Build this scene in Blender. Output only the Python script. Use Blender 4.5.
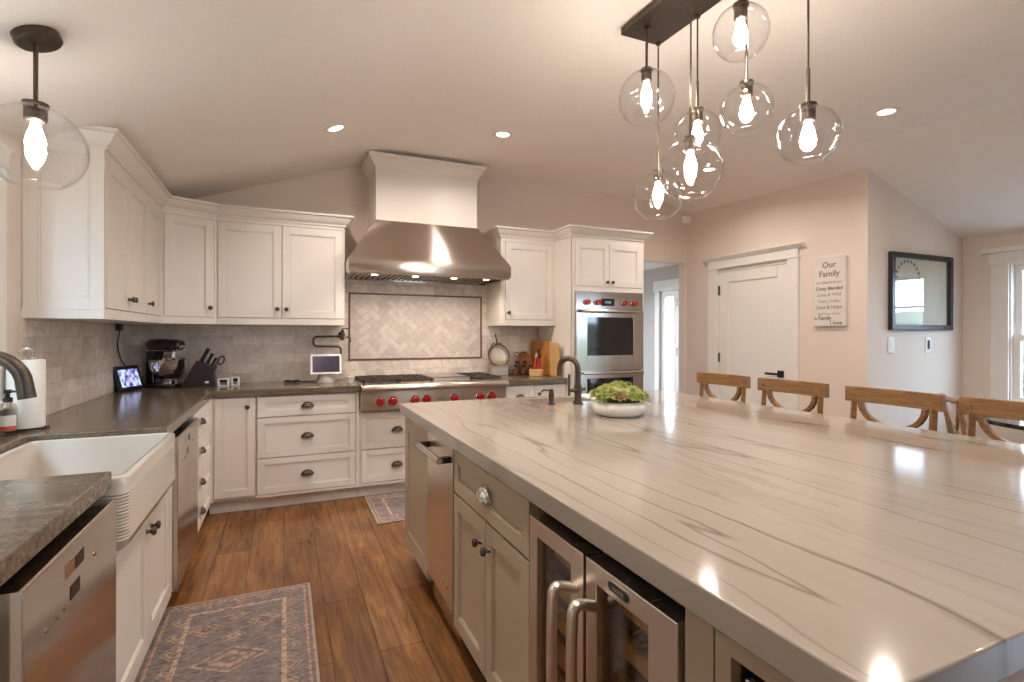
import bpy, bmesh, math, random
from mathutils import Vector, Matrix
random.seed(7)
sc = bpy.context.scene
for o in list(bpy.data.objects):
    bpy.data.objects.remove(o)
COL = sc.collection
PI = math.pi

# ------------------------------------------------------------------ camera
CAM_H = 1.3304
cd = bpy.data.cameras.new('camera')
cd.sensor_width = 36.0
cd.lens = 517.44 / 1024 * 36.0
cd.shift_y = -7.34 / 1024
cd.clip_start = 0.05
cam = bpy.data.objects.new('camera', cd)
COL.objects.link(cam)
cam.matrix_world = (Matrix.Translation((0, 0, CAM_H)) @ Matrix.Rotation(-0.4152, 4, 'Z')
                    @ Matrix.Rotation(PI / 2, 4, 'X') @ Matrix.Rotation(0.0024, 4, 'Z'))
sc.camera = cam

# ------------------------------------------------------------------ exposure, sky
sc.view_settings.view_transform = 'Standard'
sc.view_settings.look = 'None'
sc.view_settings.gamma = 1.0
sc.view_settings.use_curve_mapping = False
sc.view_settings.exposure = 0.40
sc.cycles.transparent_max_bounces = 24
sc.cycles.diffuse_bounces = 6
sc.cycles.max_bounces = 14
W = bpy.data.worlds.new('sky')
sc.world = W
W.use_nodes = True
bg = W.node_tree.nodes['Background']
bg.inputs[0].default_value = (0.60, 0.78, 1.0, 1)
bg.inputs[1].default_value = 13.0
CAN_POWER = 9.5
CAN_COLOR = (1.0, 0.885, 0.79)

# ------------------------------------------------------------------ ceiling shape
YB = 4.90          # back wall
XW = -1.10         # left wall
def ceil_z(X, Y):
    if X < 0.45: b = 2.815 - 0.353 * (0.45 - X)
    elif X < 0.95: b = 2.815 + 0.353 * (X - 0.45) - 0.353 * (X - 0.45) ** 2
    else: b = 2.90325
    if X > 4.143: b -= 0.335 * (X - 4.143)
    return b - 0.034 * min(YB - Y, 3.9)
def ceil_slope(X): return 0.353 if X < 0.45 else (0.706 * (0.95 - X) if X < 0.95 else 0.0)

# ------------------------------------------------------------------ materials
def new_mat(name):
    m = bpy.data.materials.new(name); m.use_nodes = True
    nt = m.node_tree
    return m, nt, nt.nodes['Principled BSDF']
def N(nt, t, **kw):
    n = nt.nodes.new(t)
    for k, v in kw.items():
        if k.startswith('i_'):
            key = k[2:]
            n.inputs[int(key) if key.isdigit() else key.replace('_', ' ')].default_value = v
        else: setattr(n, k, v)
    return n
def lk(nt, a, ao, b, bi): nt.links.new(a.outputs[ao], b.inputs[bi])
def c4(c): return (c[0], c[1], c[2], 1.0)
def ramp(nt, stops):
    r = nt.nodes.new('ShaderNodeValToRGB')
    el = r.color_ramp.elements
    while len(el) > 1: el.remove(el[-1])
    el[0].position = stops[0][0]; el[0].color = c4(stops[0][1])
    for p, c in stops[1:]:
        e = el.new(p); e.color = c4(c)
    return r
def coords(nt, scale=(1, 1, 1), rot=(0, 0, 0)):
    g = N(nt, 'ShaderNodeNewGeometry')
    mp = N(nt, 'ShaderNodeMapping')
    mp.inputs['Scale'].default_value = scale
    mp.inputs['Rotation'].default_value = rot
    lk(nt, g, 'Position', mp, 0)
    return mp
def obj_coords(nt, scale=(1, 1, 1), rot=(0, 0, 0)):
    g = N(nt, 'ShaderNodeTexCoord')
    mp = N(nt, 'ShaderNodeMapping')
    mp.inputs['Scale'].default_value = scale
    mp.inputs['Rotation'].default_value = rot
    lk(nt, g, 'Object', mp, 0)
    return mp
def add_bump(nt, bs, src, out, strength, dist=0.002):
    b = N(nt, 'ShaderNodeBump'); b.inputs['Strength'].default_value = strength; b.inputs['Distance'].default_value = dist
    lk(nt, src, out, b, 'Height'); lk(nt, b, 0, bs, 'Normal')
def simple(name, col, rough=0.5, metal=0.0, noise=0.06, scale=30, bump=0.0, spec=None, coat=0):
    m, nt, bs = new_mat(name)
    bs.inputs['Roughness'].default_value = rough; bs.inputs['Metallic'].default_value = metal
    if spec is not None: bs.inputs['Specular IOR Level'].default_value = spec
    if coat: bs.inputs['Coat Weight'].default_value = coat; bs.inputs['Coat Roughness'].default_value = 0.08
    mp = obj_coords(nt)
    nz = N(nt, 'ShaderNodeTexNoise'); nz.inputs['Scale'].default_value = scale; nz.inputs['Detail'].default_value = 3
    lk(nt, mp, 0, nz, 'Vector')
    k0, k1 = 1 - noise, 1 + noise
    r = ramp(nt, [(0.3, [c * k0 for c in col]), (0.7, [min(1, c * k1) for c in col])])
    lk(nt, nz, 'Fac', r, 0); lk(nt, r, 0, bs, 'Base Color')
    if bump: add_bump(nt, bs, nz, 'Fac', bump)
    return m
def emit(name, col, strength):
    m, nt, bs = new_mat(name)
    bs.inputs['Base Color'].default_value = c4(col)
    bs.inputs['Emission Color'].default_value = c4(col)
    bs.inputs['Emission Strength'].default_value = strength
    return m

MT = {}
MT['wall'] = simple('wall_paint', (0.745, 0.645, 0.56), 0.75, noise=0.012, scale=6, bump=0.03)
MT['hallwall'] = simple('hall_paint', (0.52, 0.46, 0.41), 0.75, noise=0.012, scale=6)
MT['ceil'] = simple('ceiling_paint', (0.88, 0.825, 0.77), 0.85, noise=0.015, scale=40, bump=0.12)
MT['white'] = simple('cabinet_lacquer', (0.78, 0.73, 0.672), 0.38, noise=0.01, scale=5)
MT['trim'] = simple('trim_enamel', (0.80, 0.77, 0.72), 0.4, noise=0.01, scale=5)
MT['isl'] = simple('island_lacquer', (0.46, 0.36, 0.255), 0.42, noise=0.02, scale=5)
MT['bronze'] = simple('oiled_bronze', (0.11, 0.083, 0.063), 0.34, 0.8, noise=0.2, scale=60)
MT['black'] = simple('black_plastic', (0.012, 0.011, 0.011), 0.35, noise=0.1)
MT['dark'] = simple('dark_recess', (0.02, 0.017, 0.014), 0.6, noise=0.1)
MT['iron'] = simple('cast_iron', (0.055, 0.042, 0.034), 0.55, 0.2, noise=0.2, scale=120, bump=0.1)
MT['red'] = simple('red_enamel', (0.36, 0.008, 0.012), 0.22, noise=0.05, coat=0.5)
MT['porcelain'] = simple('fireclay', (0.56, 0.50, 0.425), 0.12, noise=0.01, coat=0.4)
MT['ceramic'] = simple('white_ceramic', (0.80, 0.76, 0.70), 0.35, noise=0.04, scale=80, bump=0.05)
MT['whiteplastic'] = simple('white_plastic', (0.82, 0.81, 0.79), 0.35, noise=0.01)
MT['paper'] = simple('paper_towel', (0.86, 0.83, 0.78), 0.9, noise=0.02, scale=90, bump=0.2)
MT['copper'] = simple('copper_rim', (0.17, 0.085, 0.055), 0.35, 0.8, noise=0.15)
MT['chrome'] = simple('polished_steel', (0.72, 0.69, 0.65), 0.14, 1.0, noise=0.03)
MT['glossblack'] = simple('black_enamel', (0.012, 0.011, 0.012), 0.12, noise=0.05, coat=0.6)
MT['espresso'] = simple('espresso_wood', (0.022, 0.014, 0.011), 0.3, noise=0.2, scale=40)
MT['ink'] = simple('sign_ink', (0.20, 0.17, 0.14), 0.8, noise=0.1)
MT['greenink'] = simple('art_ink', (0.07, 0.06, 0.045), 0.8, noise=0.2)
MT['artpaper'] = simple('art_paper', (0.84, 0.78, 0.68), 0.8, noise=0.08, scale=5)
MT['navy'] = simple('dark_frame', (0.018, 0.02, 0.024), 0.35, noise=0.1)
MT['label'] = simple('paper_label', (0.75, 0.73, 0.70), 0.6)
MT['redlabel'] = simple('red_label', (0.55, 0.08, 0.06), 0.6)
MT['seatdark'] = simple('dark_leather', (0.02, 0.017, 0.016), 0.45, noise=0.15)
MT['greybox'] = simple('grey_tin', (0.33, 0.31, 0.29), 0.5, noise=0.05)
MT['lid'] = simple('jar_lid', (0.02, 0.018, 0.016), 0.4)
MT['spice'] = simple('spice_fill', (0.30, 0.11, 0.05), 0.8, noise=0.5, scale=70)
MT['lens'] = emit('lamp_lens', (1.0, 0.90, 0.80), 14.0)
MT['bulb'] = emit('bulb_glow', (1.0, 0.88, 0.77), 92.0)
MT['hoodbulb'] = emit('hood_lamp', (1.0, 0.80, 0.55), 12.0)

def steel(name, col=(0.56, 0.50, 0.44), rough=0.16, axis=(1, 1, 60), aniso=0.0, arot=0.0):
    m, nt, bs = new_mat(name)
    bs.inputs['Metallic'].default_value = 1.0
    mp = obj_coords(nt, axis)
    nz = N(nt, 'ShaderNodeTexNoise'); nz.inputs['Scale'].default_value = 3; nz.inputs['Detail'].default_value = 1
    lk(nt, mp, 0, nz, 'Vector')
    r = ramp(nt, [(0.2, [c * 0.985 for c in col]), (0.8, [c * 1.015 for c in col])])
    lk(nt, nz, 'Fac', r, 0); lk(nt, r, 0, bs, 'Base Color')
    bs.inputs['Roughness'].default_value = rough
    if aniso:
        bs.inputs['Anisotropic'].default_value = aniso; bs.inputs['Anisotropic Rotation'].default_value = arot
        tg = N(nt, 'ShaderNodeTangent', direction_type='RADIAL', axis='Z'); lk(nt, tg, 0, bs, 'Tangent')
    return m
MT['steel'] = steel('brushed_steel')
MT['hoodsteel'] = steel('hood_steel', (0.56, 0.495, 0.435), 0.20, aniso=0.95, arot=0.25)
MT['rangesteel'] = steel('range_steel', (0.56, 0.50, 0.44), 0.28, aniso=0.9, arot=0.25)
MT['steelv'] = steel('brushed_steel_upright', (0.84, 0.77, 0.69), 0.3, axis=(60, 60, 1))

def granite():
    m, nt, bs = new_mat('leathered_granite')
    mp = coords(nt, (3.5, 42, 42))
    n1 = N(nt, 'ShaderNodeTexNoise'); n1.inputs['Scale'].default_value = 1.0; n1.inputs['Detail'].default_value = 8; n1.inputs['Roughness'].default_value = 0.65
    n1.inputs['Distortion'].default_value = 0.15
    lk(nt, mp, 0, n1, 'Vector')
    r1 = ramp(nt, [(0.25, (0.075, 0.054, 0.037)), (0.45, (0.15, 0.114, 0.080)), (0.60, (0.205, 0.160, 0.116)), (0.80, (0.30, 0.245, 0.185))])
    lk(nt, n1, 'Fac', r1, 0)
    mp2 = coords(nt, (60, 60, 60))
    n2 = N(nt, 'ShaderNodeTexNoise'); n2.inputs['Scale'].default_value = 1.4; n2.inputs['Detail'].default_value = 4
    lk(nt, mp2, 0, n2, 'Vector')
    r2 = ramp(nt, [(0.35, (0.62, 0.60, 0.58)), (0.62, (1.08, 1.06, 1.05))])
    lk(nt, n2, 'Fac', r2, 0)
    mx = N(nt, 'ShaderNodeMix', data_type='RGBA', blend_type='MULTIPLY'); mx.inputs[0].default_value = 0.8
    lk(nt, r1, 0, mx, 6); lk(nt, r2, 0, mx, 7); lk(nt, mx, 2, bs, 'Base Color')
    bs.inputs['Roughness'].default_value = 0.16
    add_bump(nt, bs, n1, 'Fac', 0.05, 0.002)
    return m
MT['granite'] = granite()

def marble():
    m, nt, bs = new_mat('veined_quartzite')
    g = N(nt, 'ShaderNodeNewGeometry')
    wob = N(nt, 'ShaderNodeTexNoise'); wob.inputs['Scale'].default_value = 1.1; wob.inputs['Detail'].default_value = 5; wob.inputs['Roughness'].default_value = 0.62
    lk(nt, g, 'Position', wob, 'Vector')
    sub = N(nt, 'ShaderNodeVectorMath', operation='SUBTRACT'); sub.inputs[1].default_value = (0.5, 0.5, 0.5)
    lk(nt, wob, 'Color', sub, 0)
    scl = N(nt, 'ShaderNodeVectorMath', operation='MULTIPLY'); scl.inputs[1].default_value = (0.085, 0.10, 0.0)
    lk(nt, sub, 0, scl, 0)
    ad = N(nt, 'ShaderNodeVectorMath', operation='ADD'); lk(nt, g, 'Position', ad, 0); lk(nt, scl, 0, ad, 1)
    rotm = N(nt, 'ShaderNodeMapping'); rotm.inputs['Rotation'].default_value = (0, 0, 0.10); rotm.inputs['Scale'].default_value = (1, 0.085, 0.0)
    lk(nt, ad, 0, rotm, 0)
    prev = None
    def veins(scale, width, seed, depth, col, prev):
        off = N(nt, 'ShaderNodeMapping'); off.inputs['Location'].default_value = (seed, seed * 0.37, seed * 0.11)
        lk(nt, rotm, 0, off, 0)
        n = N(nt, 'ShaderNodeTexNoise'); n.inputs['Scale'].default_value = scale; n.inputs['Detail'].default_value = 2.5; n.inputs['Roughness'].default_value = 0.45
        lk(nt, off, 0, n, 'Vector')
        s = N(nt, 'ShaderNodeMath', operation='SUBTRACT'); s.inputs[1].default_value = 0.5; lk(nt, n, 'Fac', s, 0)
        a = N(nt, 'ShaderNodeMath', operation='ABSOLUTE'); lk(nt, s, 0, a, 0)
        r = ramp(nt, [(0.0, (1, 1, 1)), (width * 0.35, (0.5, 0.5, 0.5)), (width, (0, 0, 0))]); lk(nt, a, 0, r, 0)
        mk = N(nt, 'ShaderNodeTexNoise'); mk.inputs['Scale'].default_value = 2.3; mk.inputs['Detail'].default_value = 3
        lk(nt, off, 0, mk, 'Vector')
        mr = ramp(nt, [(0.44, (0.08, 0.08, 0.08)), (0.62, (1, 1, 1))]); lk(nt, mk, 'Fac', mr, 0)
        ml = N(nt, 'ShaderNodeMath', operation='MULTIPLY'); lk(nt, r, 0, ml, 0); lk(nt, mr, 0, ml, 1)
        m2 = N(nt, 'ShaderNodeMath', operation='MULTIPLY'); m2.inputs[1].default_value = depth; lk(nt, ml, 0, m2, 0)
        mx = N(nt, 'ShaderNodeMix', data_type='RGBA'); mx.inputs[7].default_value = c4(col)
        lk(nt, m2, 0, mx, 0); lk(nt, prev[0], prev[1], mx, 6)
        return (mx, 2)
    soft = N(nt, 'ShaderNodeTexNoise'); soft.inputs['Scale'].default_value = 3.5; soft.inputs['Detail'].default_value = 6
    lk(nt, rotm, 0, soft, 'Vector')
    base = ramp(nt, [(0.30, (0.335, 0.285, 0.237)), (0.52, (0.39, 0.338, 0.286)), (0.75, (0.43, 0.38, 0.325))])
    lk(nt, soft, 'Fac', base, 0)
    p = (base, 0)
    p = veins(6.0, 0.016, 3.1, 0.85, (0.13, 0.115, 0.085), p)
    p = veins(13.0, 0.026, 7.7, 0.4, (0.20, 0.175, 0.14), p)
    p = veins(3.0, 0.007, 1.3, 0.95, (0.10, 0.09, 0.07), p)
    lk(nt, p[0], p[1], bs, 'Base Color')
    bs.inputs['Roughness'].default_value = 0.10
    return m
MT['marble'] = marble()

def floorwood():
    m, nt, bs = new_mat('hand_scraped_planks')
    g = N(nt, 'ShaderNodeNewGeometry')
    sx = N(nt, 'ShaderNodeSeparateXYZ'); lk(nt, g, 'Position', sx, 0)
    cx = N(nt, 'ShaderNodeCombineXYZ'); lk(nt, sx, 1, cx, 0); lk(nt, sx, 0, cx, 1)
    br = N(nt, 'ShaderNodeTexBrick'); br.offset = 0.37; br.inputs['Scale'].default_value = 1.0
    br.inputs['Brick Width'].default_value = 1.35; br.inputs['Row Height'].default_value = 0.185
    br.inputs['Mortar Size'].default_value = 0.0018; br.inputs['Mortar Smooth'].default_value = 0.3; br.inputs['Bias'].default_value = 0.0
    br.inputs['Color1'].default_value = (0.20, 0.085, 0.026, 1); br.inputs['Color2'].default_value = (0.29, 0.133, 0.044, 1)
    br.inputs['Mortar'].default_value = (0.045, 0.018, 0.008, 1)
    lk(nt, cx, 0, br, 'Vector')
    mp = N(nt, 'ShaderNodeMapping'); mp.inputs['Scale'].default_value = (26, 2.2, 1); lk(nt, g, 'Position', mp, 0)
    n = N(nt, 'ShaderNodeTexNoise'); n.inputs['Scale'].default_value = 1.3; n.inputs['Detail'].default_value = 7; n.inputs['Roughness'].default_value = 0.65; n.inputs['Distortion'].default_value = 0.8
    lk(nt, mp, 0, n, 'Vector')
    r = ramp(nt, [(0.30, (0.42, 0.36, 0.32)), (0.55, (1.0, 1.0, 1.0)), (0.75, (1.5, 1.45, 1.4))]); lk(nt, n, 'Fac', r, 0)
    mp2 = N(nt, 'ShaderNodeMapping'); mp2.inputs['Scale'].default_value = (6, 1.5, 1); lk(nt, g, 'Position', mp2, 0)
    n2 = N(nt, 'ShaderNodeTexNoise'); n2.inputs['Scale'].default_value = 1.2; n2.inputs['Detail'].default_value = 3; lk(nt, mp2, 0, n2, 'Vector')
    r2 = ramp(nt, [(0.35, (0.72, 0.66, 0.6)), (0.65, (1.15, 1.15, 1.15))]); lk(nt, n2, 'Fac', r2, 0)
    mx = N(nt, 'ShaderNodeMix', data_type='RGBA', blend_type='MULTIPLY'); mx.inputs[0].default_value = 0.9
    lk(nt, br, 'Color', mx, 6); lk(nt, r, 0, mx, 7)
    mx2 = N(nt, 'ShaderNodeMix', data_type='RGBA', blend_type='MULTIPLY'); mx2.inputs[0].default_value = 0.9
    lk(nt, mx, 2, mx2, 6); lk(nt, r2, 0, mx2, 7)
    lk(nt, mx2, 2, bs, 'Base Color')
    bs.inputs['Roughness'].default_value = 0.27
    add_bump(nt, bs, n, 'Fac', 0.22, 0.003)
    return m
MT['floor'] = floorwood()

def subway(name, ax):
    m, nt, bs = new_mat(name)
    g = N(nt, 'ShaderNodeNewGeometry')
    sx = N(nt, 'ShaderNodeSeparateXYZ'); lk(nt, g, 'Position', sx, 0)
    cx = N(nt, 'ShaderNodeCombineXYZ'); lk(nt, sx, ax, cx, 0)
    az = N(nt, 'ShaderNodeMath', operation='SUBTRACT'); az.inputs[1].default_value = 0.914; lk(nt, sx, 2, az, 0); lk(nt, az, 0, cx, 1)
    br = N(nt, 'ShaderNodeTexBrick'); br.inputs['Scale'].default_value = 1.0
    br.inputs['Brick Width'].default_value = 0.156; br.inputs['Row Height'].default_value = 0.079
    br.inputs['Mortar Size'].default_value = 0.0016; br.inputs['Mortar Smooth'].default_value = 0.4
    br.inputs['Color1'].default_value = (0.62, 0.54, 0.47, 1); br.inputs['Color2'].default_value = (0.82, 0.735, 0.65, 1)
    br.inputs['Mortar'].default_value = (0.56, 0.49, 0.43, 1)
    lk(nt, cx, 0, br, 'Vector')
    n = N(nt, 'ShaderNodeTexNoise'); n.inputs['Scale'].default_value = 14; n.inputs['Detail'].default_value = 6; n.inputs['Distortion'].default_value = 1.2
    lk(nt, g, 'Position', n, 'Vector')
    r = ramp(nt, [(0.3, (0.82, 0.81, 0.80)), (0.7, (1.1, 1.1, 1.1))]); lk(nt, n, 'Fac', r, 0)
    mx = N(nt, 'ShaderNodeMix', data_type='RGBA', blend_type='MULTIPLY'); mx.inputs[0].default_value = 1.0
    lk(nt, br, 'Color', mx, 6); lk(nt, r, 0, mx, 7); lk(nt, mx, 2, bs, 'Base Color')
    bs.inputs['Roughness'].default_value = 0.35
    b = N(nt, 'ShaderNodeBump'); b.inputs['Strength'].default_value = 0.3; b.inputs['Distance'].default_value = 0.002; b.invert = True
    lk(nt, br, 'Fac', b, 'Height'); lk(nt, b, 0, bs, 'Normal')
    return m
MT['tile_back'] = subway('subway_tile_back', 0)
MT['tile_left'] = subway('subway_tile_left', 1)
def stone_tile(name, col):
    m, nt, bs = new_mat(name)
    g = N(nt, 'ShaderNodeNewGeometry')
    n = N(nt, 'ShaderNodeTexNoise'); n.inputs['Scale'].default_value = 16; n.inputs['Detail'].default_value = 5; n.inputs['Distortion'].default_value = 1.5
    lk(nt, g, 'Position', n, 'Vector')
    r = ramp(nt, [(0.3, [c * 0.88 for c in col]), (0.7, [c * 1.06 for c in col])]); lk(nt, n, 'Fac', r, 0)
    lk(nt, r, 0, bs, 'Base Color'); bs.inputs['Roughness'].default_value = 0.35
    return m
MT['her'] = [stone_tile('herring_tile_pale', (0.66, 0.59, 0.53)), stone_tile('herring_tile_mid', (0.60, 0.535, 0.48)), stone_tile('herring_tile_grey', (0.56, 0.50, 0.45))]
MT['grout'] = simple('tile_grout', (0.42, 0.365, 0.31), 0.8)

def wood(name, c1, c2, scale=(30, 3, 30), rough=0.42, dist=1.0):
    m, nt, bs = new_mat(name)
    mp = obj_coords(nt, scale)
    n = N(nt, 'ShaderNodeTexNoise'); n.inputs['Scale'].default_value = 1.5; n.inputs['Detail'].default_value = 5; n.inputs['Distortion'].default_value = dist
    lk(nt, mp, 0, n, 'Vector')
    r = ramp(nt, [(0.3, c1), (0.7, c2)]); lk(nt, n, 'Fac', r, 0); lk(nt, r, 0, bs, 'Base Color')
    bs.inputs['Roughness'].default_value = rough
    add_bump(nt, bs, n, 'Fac', 0.1, 0.001)
    return m
MT['oak'] = wood('weathered_oak', (0.19, 0.092, 0.032), (0.34, 0.18, 0.07), (40, 4, 40))
MT['oakdark'] = wood('dark_oak', (0.07, 0.035, 0.016), (0.13, 0.065, 0.028))
MT['board1'] = wood('board_amber', (0.36, 0.13, 0.025), (0.52, 0.22, 0.055), (20, 20, 3))
MT['board2'] = wood('board_maple', (0.55, 0.34, 0.14), (0.66, 0.43, 0.20), (20, 20, 3))
MT['rackwood'] = wood('rack_beech', (0.66, 0.42, 0.15), (0.76, 0.52, 0.22), (20, 3, 20))
MT['tabletop'] = wood('dark_tabletop', (0.018, 0.011, 0.008), (0.04, 0.024, 0.016), rough=0.12)

def clear_glass(name, tint=(1, 1, 1), base=0.04, edge=0.5, power=4.0, rough=0.02):
    """thin clear sheet: straight-through view plus a mirror share that grows towards grazing angles"""
    m, nt, bs = new_mat(name)
    nt.nodes.remove(bs)
    out = nt.nodes['Material Output']
    tr = N(nt, 'ShaderNodeBsdfTransparent'); tr.inputs[0].default_value = c4(tint)
    gl = N(nt, 'ShaderNodeBsdfGlossy'); gl.inputs['Roughness'].default_value = rough
    lw = N(nt, 'ShaderNodeLayerWeight'); lw.inputs[0].default_value = 0.5
    pw = N(nt, 'ShaderNodeMath', operation='POWER'); pw.inputs[1].default_value = power; lk(nt, lw, 'Facing', pw, 0)
    ma = N(nt, 'ShaderNodeMath', operation='MULTIPLY_ADD'); ma.inputs[1].default_value = edge; ma.inputs[2].default_value = base; ma.use_clamp = True
    lk(nt, pw, 0, ma, 0)
    mx = N(nt, 'ShaderNodeMixShader'); lk(nt, ma, 0, mx, 0)
    lk(nt, tr, 0, mx, 1); lk(nt, gl, 0, mx, 2); lk(nt, mx, 0, out, 0)
    return m
MT['globe'] = clear_glass('clear_lamp_glass', (0.985, 0.985, 0.985), 0.03, 0.85, 5.0)
MT['pane'] = clear_glass('window_pane', (0.96, 0.98, 0.98), 0.03, 0.5)
MT['smoke'] = clear_glass('tinted_cooler_glass', (0.84, 0.80, 0.74), 0.07, 0.6, 3.0)
MT['picglass'] = clear_glass('picture_glass', (0.97, 0.98, 0.98), 0.10, 0.7, 3.0)
MT['bottleglass'] = clear_glass('soap_bottle_plastic', (0.86, 0.84, 0.78), 0.05, 0.4)
MT['jarglass'] = clear_glass('jar_glass', (0.9, 0.88, 0.85), 0.05, 0.4)
MT['ovenglass'] = simple('oven_glass', (0.010, 0.009, 0.010), 0.05, noise=0.05, spec=0.8)

def rug(name, L, Wd):
    m, nt, bs = new_mat(name)
    tc = N(nt, 'ShaderNodeTexCoord'); sx = N(nt, 'ShaderNodeSeparateXYZ'); lk(nt, tc, 'Object', sx, 0)
    def mth(op, a, b=None, c=None):
        n = N(nt, 'ShaderNodeMath', operation=op)
        for i, v in enumerate((a, b, c)):
            if v is None: continue
            if isinstance(v, (int, float)): n.inputs[i].default_value = v
            else: nt.links.new(v, n.inputs[i])
        return n.outputs[0]
    ax = mth('ABSOLUTE', sx.outputs[0]); ay = mth('ABSOLUTE', sx.outputs[1])
    ex = mth('SUBTRACT', Wd / 2, ax); ey = mth('SUBTRACT', L / 2, ay)
    e = mth('MINIMUM', ex, ey)                       # distance from the edge
    nz = N(nt, 'ShaderNodeTexNoise'); nz.inputs['Scale'].default_value = 9; nz.inputs['Detail'].default_value = 6
    mp = obj_coords(nt, (1.6, 15, 1)); lk(nt, mp, 0, nz, 'Vector')
    field = ramp(nt, [(0.30, (0.10, 0.08, 0.09)), (0.48, (0.21, 0.17, 0.17)), (0.68, (0.30, 0.245, 0.22))]); lk(nt, nz, 'Fac', field, 0)
    cur = field.outputs[0]
    def over(mask, col):
        nonlocal cur
        mx = N(nt, 'ShaderNodeMix', data_type='RGBA'); mx.inputs[7].default_value = c4(col)
        nt.links.new(mask, mx.inputs[0]); nt.links.new(cur, mx.inputs[6]); cur = mx.outputs[2]
    wear = N(nt, 'ShaderNodeTexNoise'); wear.inputs['Scale'].default_value = 55; wear.inputs['Detail'].default_value = 3; lk(nt, tc, 'Object', wear, 'Vector')
    wr = ramp(nt, [(0.34, (0.1, 0.1, 0.1)), (0.52, (1, 1, 1))]); lk(nt, wear, 'Fac', wr, 0)
    # medallions
    def diamonds(px, py, rx, ry, dens, col, x0=0.0, y0=0.0, gate=None):
        u = mth('PINGPONG', mth('ADD', sx.outputs[0], x0), px); v = mth('PINGPONG', mth('ADD', sx.outputs[1], y0), py)
        d = mth('ADD', mth('DIVIDE', u, rx), mth('DIVIDE', v, ry))
        ring = mth('LESS_THAN', mth('PINGPONG', mth('MULTIPLY', d, 2.0), 0.5), 0.28)
        k = mth('MULTIPLY', mth('LESS_THAN', d, 1.0), ring)
        k = mth('MULTIPLY', mth('MULTIPLY', k, wr.outputs[0]), dens)
        if gate is not None: k = mth('MULTIPLY', k, gate)
        over(k, col)
    inner = mth('GREATER_THAN', e, 0.135)
    diamonds(0.50, 0.26, 0.15, 0.095, 0.95, (0.44, 0.30, 0.215), 0.0, 0.26, inner)
    diamonds(0.117, 0.53, 0.075, 0.06, 0.95, (0.48, 0.31, 0.21), 0.117, 0.53, inner)
    diamonds(0.117, 0.53, 0.035, 0.028, 0.9, (0.07, 0.05, 0.06), 0.117, 0.53, inner)
    diamonds(0.50, 0.434, 0.05, 0.045, 0.95, (0.50, 0.36, 0.25), 0.0, 0.434, inner)
    diamonds(0.50, 0.62, 0.06, 0.045, 0.85, (0.46, 0.30, 0.21), 0.0, 0.62, inner)
    diamonds(0.16, 0.10, 0.05, 0.035, 0.5, (0.38, 0.28, 0.22), 0.16, 0.05, inner)
    diamonds(0.08, 0.09, 0.03, 0.03, 0.45, (0.08, 0.06, 0.075), 0.04, 0.02, inner)
    band = mth('MULTIPLY', mth('GREATER_THAN', e, 0.03), mth('LESS_THAN', e, 0.12))
    diamonds(0.055, 0.065, 0.05, 0.06, 0.85, (0.46, 0.31, 0.21), 0.0, 0.0, band)
    def stripe(a, b, col, dens):
        k = mth('MULTIPLY', mth('GREATER_THAN', e, a), mth('LESS_THAN', e, b)); over(mth('MULTIPLY', mth('MULTIPLY', k, dens), wr.outputs[0] if a > 0 else 1.0), col)
    stripe(0.116, 0.136, (0.50, 0.35, 0.25), 1.0)
    stripe(0.026, 0.036, (0.48, 0.30, 0.21), 0.9)
    stripe(-1, 0.012, (0.42, 0.35, 0.27), 0.9)
    hd = N(nt, 'ShaderNodeMix', data_type='RGBA', blend_type='MULTIPLY'); hd.inputs[0].default_value = 0.55
    nt.links.new(cur, hd.inputs[6]); r3 = ramp(nt, [(0.3, (0.55, 0.55, 0.55)), (0.7, (1.25, 1.25, 1.25))]); lk(nt, wear, 'Fac', r3, 0)
    lk(nt, r3, 0, hd, 7); lk(nt, hd, 2, bs, 'Base Color')
    bs.inputs['Roughness'].default_value = 0.95
    add_bump(nt, bs, wear, 'Fac', 0.3, 0.002)
    return m

def screen_mat():
    m, nt, bs = new_mat('photo_screen')
    mp = obj_coords(nt)
    v = N(nt, 'ShaderNodeTexNoise'); v.inputs['Scale'].default_value = 26; v.inputs['Detail'].default_value = 2; lk(nt, mp, 0, v, 'Vector')
    r = ramp(nt, [(0.36, (0.02, 0.03, 0.16)), (0.46, (0.30, 0.30, 0.75)), (0.54, (0.62, 0.55, 0.88)), (0.62, (0.55, 0.85, 0.95)), (0.72, (0.9, 0.9, 0.95))])
    lk(nt, v, 'Fac', r, 0); lk(nt, r, 0, bs, 'Emission Color'); bs.inputs['Emission Strength'].default_value = 0.8
    bs.inputs['Base Color'].default_value = (0.01, 0.01, 0.01, 1); bs.inputs['Roughness'].default_value = 0.1
    return m
MT['screen'] = screen_mat()
MT['darkscreen'] = simple('idle_screen', (0.05, 0.042, 0.075), 0.15)
MT['leaf'] = []
for i, c in enumerate([(0.36, 0.40, 0.10), (0.50, 0.52, 0.19), (0.24, 0.31, 0.08), (0.30, 0.21, 0.09)]):
    MT['leaf'].append(simple('succulent_leaf_' + 'abcd'[i], c, 0.5, noise=0.15, scale=60))
MT['grass'] = simple('pale_paving', (0.30, 0.27, 0.24), 0.9, noise=0.3, scale=3)
MT['hedge'] = simple('hedge_leaves', (0.15, 0.17, 0.12), 0.9, noise=0.5, scale=9, bump=0.5)

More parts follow.
